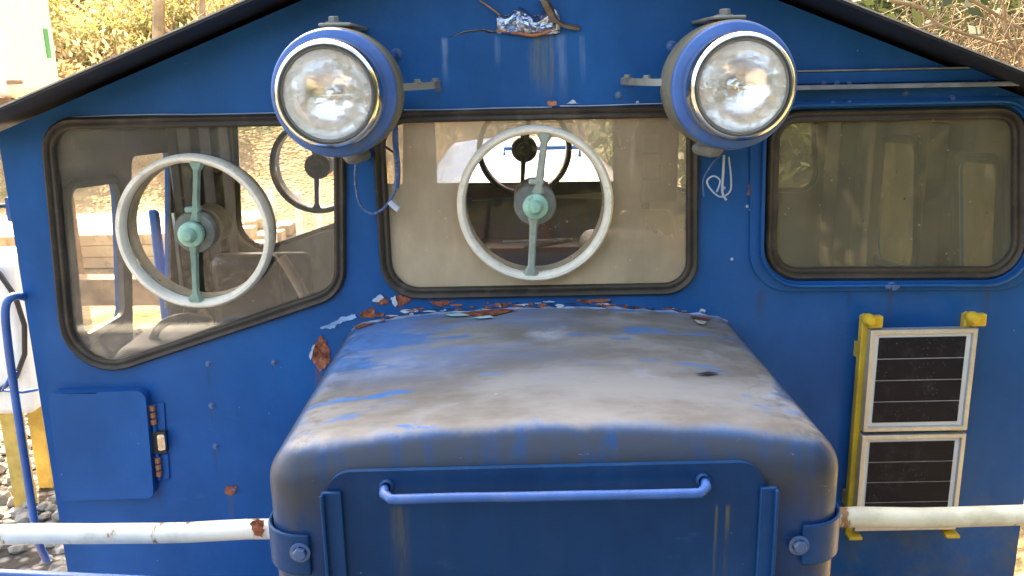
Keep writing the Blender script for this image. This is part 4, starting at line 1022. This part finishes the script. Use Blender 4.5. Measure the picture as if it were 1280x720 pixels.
def place(kind, x, y, s, sx=1, lab2=None):
    nm, n_, r_, sz, mt, lab, grp = KINDS[kind]
    if lab2: lab, grp = lab2
    lst = PROT.setdefault(kind, [])
    if len(lst) < 3:
        o = bush_proto(nm, n_, r_, sz, mt); lst.append(o)
    else:
        src = random.choice(lst); o = src.copy(); scene.collection.objects.link(o)
        for ch in src.children:
            c = ch.copy(); c.parent = o; scene.collection.objects.link(c)
    o.location = (x, y, height(x, y)-.1); o.scale = (s*sx, s, s*random.uniform(.85, 1.15)); o.rotation_euler = (0, 0, random.random()*6.28)
    tag(o, lab, 'bush', grp)
def hill_hit(px, py):
    d = ray(px, py); t = 4.0
    while t < 120:
        p = CAM+d*t
        if p.z < height(p.x, p.y): return p
        t += .15
    return CAM+d*60
for k in range(100):
    px = random.uniform(-30, 420); py = random.uniform(-60, 170) if px < 235 else random.uniform(-60, 95); p = hill_hit(px, py)
    if p.y < 11: continue
    kind = random.choices(['yb', 'tb', 'gb'], [3.2, 6, 1.3])[0]
    place(kind, p.x, p.y, random.uniform(.6, 1.15))
for k in range(16):
    px = random.uniform(480, 1000); py = random.uniform(40, 120); p = hill_hit(px, py); 
    if p.y > 9: place(random.choice(['tb', 'yb', 'tb']), p.x, p.y, random.uniform(.6, 1.1))
for k in range(16):
    px = random.uniform(1020, 1330); py = random.uniform(-70, 110); d = random.uniform(7, 15); p = PG(px, py, d)
    place(random.choices(['fb', 'tb'], [3, 1])[0], p.x, max(p.y, 3), random.uniform(.7, 1.2))
for k in range(22):          # unseen evergreens added on the right bank to block light from that side
    place('gb', random.uniform(2.9, 6.5), random.uniform(-9, -1.6), random.uniform(1.4, 2.4))
for k in range(44):          # unseen wooded slope added behind the camera to block low light and darken reflections
    place('gb', random.uniform(-9, 16), random.uniform(-28, -15), random.uniform(1.5, 2.5), lab2=('unseen dark evergreen bush on the slope added behind the camera', 'unseen evergreens on the added slope'))
for px, d_ in ((1070, 8.5), (1110, 7.6), (1150, 8.2), (1195, 8.8), (1130, 10), (1230, 9.5)):
    p = PG(px, -10, d_); place('fb', p.x, p.y, max(.7, (p.z+.5-height(p.x, p.y))/1.7))
# bare pale trees on the slope
def bare_tree(base, h, lab):
    root = empty('bare_tree', base); tag(root, lab, 'tree', None)
    b = Vector(base); tp = [b+Vector((0, 0, -.2)), b+Vector((random.uniform(-.1, .1), 0, h*.35)), b+Vector((random.uniform(-.2, .2), .1, h*.7)), b+Vector((random.uniform(-.3, .3), .2, h))]
    sp = spline(tp, 5); obj('trunk', tube(sp, [h*.022*(1-.75*i/len(sp)) for i in range(len(sp))], 9), MBARK, root, True)
    for k in range(9):
        p = sp[random.randint(5, len(sp)-2)]; a = random.random()*6.28; L = h*random.uniform(.18, .35)
        e = p+Vector((math.cos(a)*L, math.sin(a)*L, L*.7)); q = spline([p, p.lerp(e, .5)+Vector((0, 0, -.06*L)), e], 4)
        obj('limb', tube(q, [h*.008*(1-.8*i/len(q)) for i in range(len(q))], 6), MBARK, root, True)
    tw = []
    for k in range(60):
        p = sp[random.randint(6, len(sp)-1)]+Vector((random.gauss(0, h*.12), random.gauss(0, h*.12), random.uniform(0, h*.2))); e = p+Vector((random.gauss(0, .35), random.gauss(0, .35), random.uniform(.1, .5)))
        tw.append(tube([p, p.lerp(e, .5)+Vector((.03, 0, .03)), e], .008, 3, False))
    obj('crown', join(*tw), MBARK, root)
p = PG(203, 60, 15.5); bare_tree((p.x, p.y, height(p.x, p.y)), 6.5, 'pale straight bare tree trunk above the cab roof on the slope')
p = PG(246, 60, 15.8); bare_tree((p.x, p.y, height(p.x, p.y)), 4.5, 'thin leaning bare tree beside the pale straight trunk')
p = hill_hit(120, -60); bare_tree((p.x, p.y, height(p.x, p.y)), 6, 'bare tree high on the yellow slope')
# tangle of dry vines on the bank at the right
def tangle(c, rx, ry, rz, n, lab, r=.006):
    gz = height(c.x, c.y); root = empty('dry_vine_tangle', (c.x, c.y, gz)); tag(root, lab, 'bush')
    tw = []
    for k in range(n):
        p = Vector((c.x+random.gauss(0, rx), c.y+random.gauss(0, ry), gz)); hh = max(.3, (c.z-gz)+random.gauss(0, rz)); dirx = random.uniform(-1, 1)
        q = [p, p+Vector((dirx*.15, random.gauss(0, .1), hh*.6)), p+Vector((dirx*.4, random.gauss(0, .2), hh)), p+Vector((dirx*.9, random.gauss(0, .2), hh+random.uniform(-.25, .12))), p+Vector((dirx*1.3, random.gauss(0, .25), hh-random.uniform(.1, .5)))]
        s = spline(q, 4); rr = r*random.uniform(.5, 1.3); tw.append(tube(s, [rr*(1-.7*i/len(s)) for i in range(len(s))], 4, False))
    obj('twigs', join(*tw), MTWIG, root)
    return root
tg = tangle(PG(1262, 60, 6.2), .34, .5, .20, 330, 'dense dry tan vine tangle above the right end of the roof')
for pix in (((1110, 0), (1150, 10), (1172, 30), (1215, 45), (1262, 60), (1300, 78)), ((1208, -4), (1235, 12), (1262, 28), (1300, 48)), ((1170, 30), (1150, 36), (1138, 40)), ((1255, 5), (1258, 40), (1270, 62))):
    q = spline([PG(a, b, 5.4) for a, b in pix], 5)
    obj('branch', tube(q, [.012*(1-.5*i/len(q)) for i in range(len(q))], 6), MTWIG, tg, True)
tangle(PG(1375, 40, 7.5), .6, .6, .3, 200, 'sparser tan vine tangle farther along the bank')
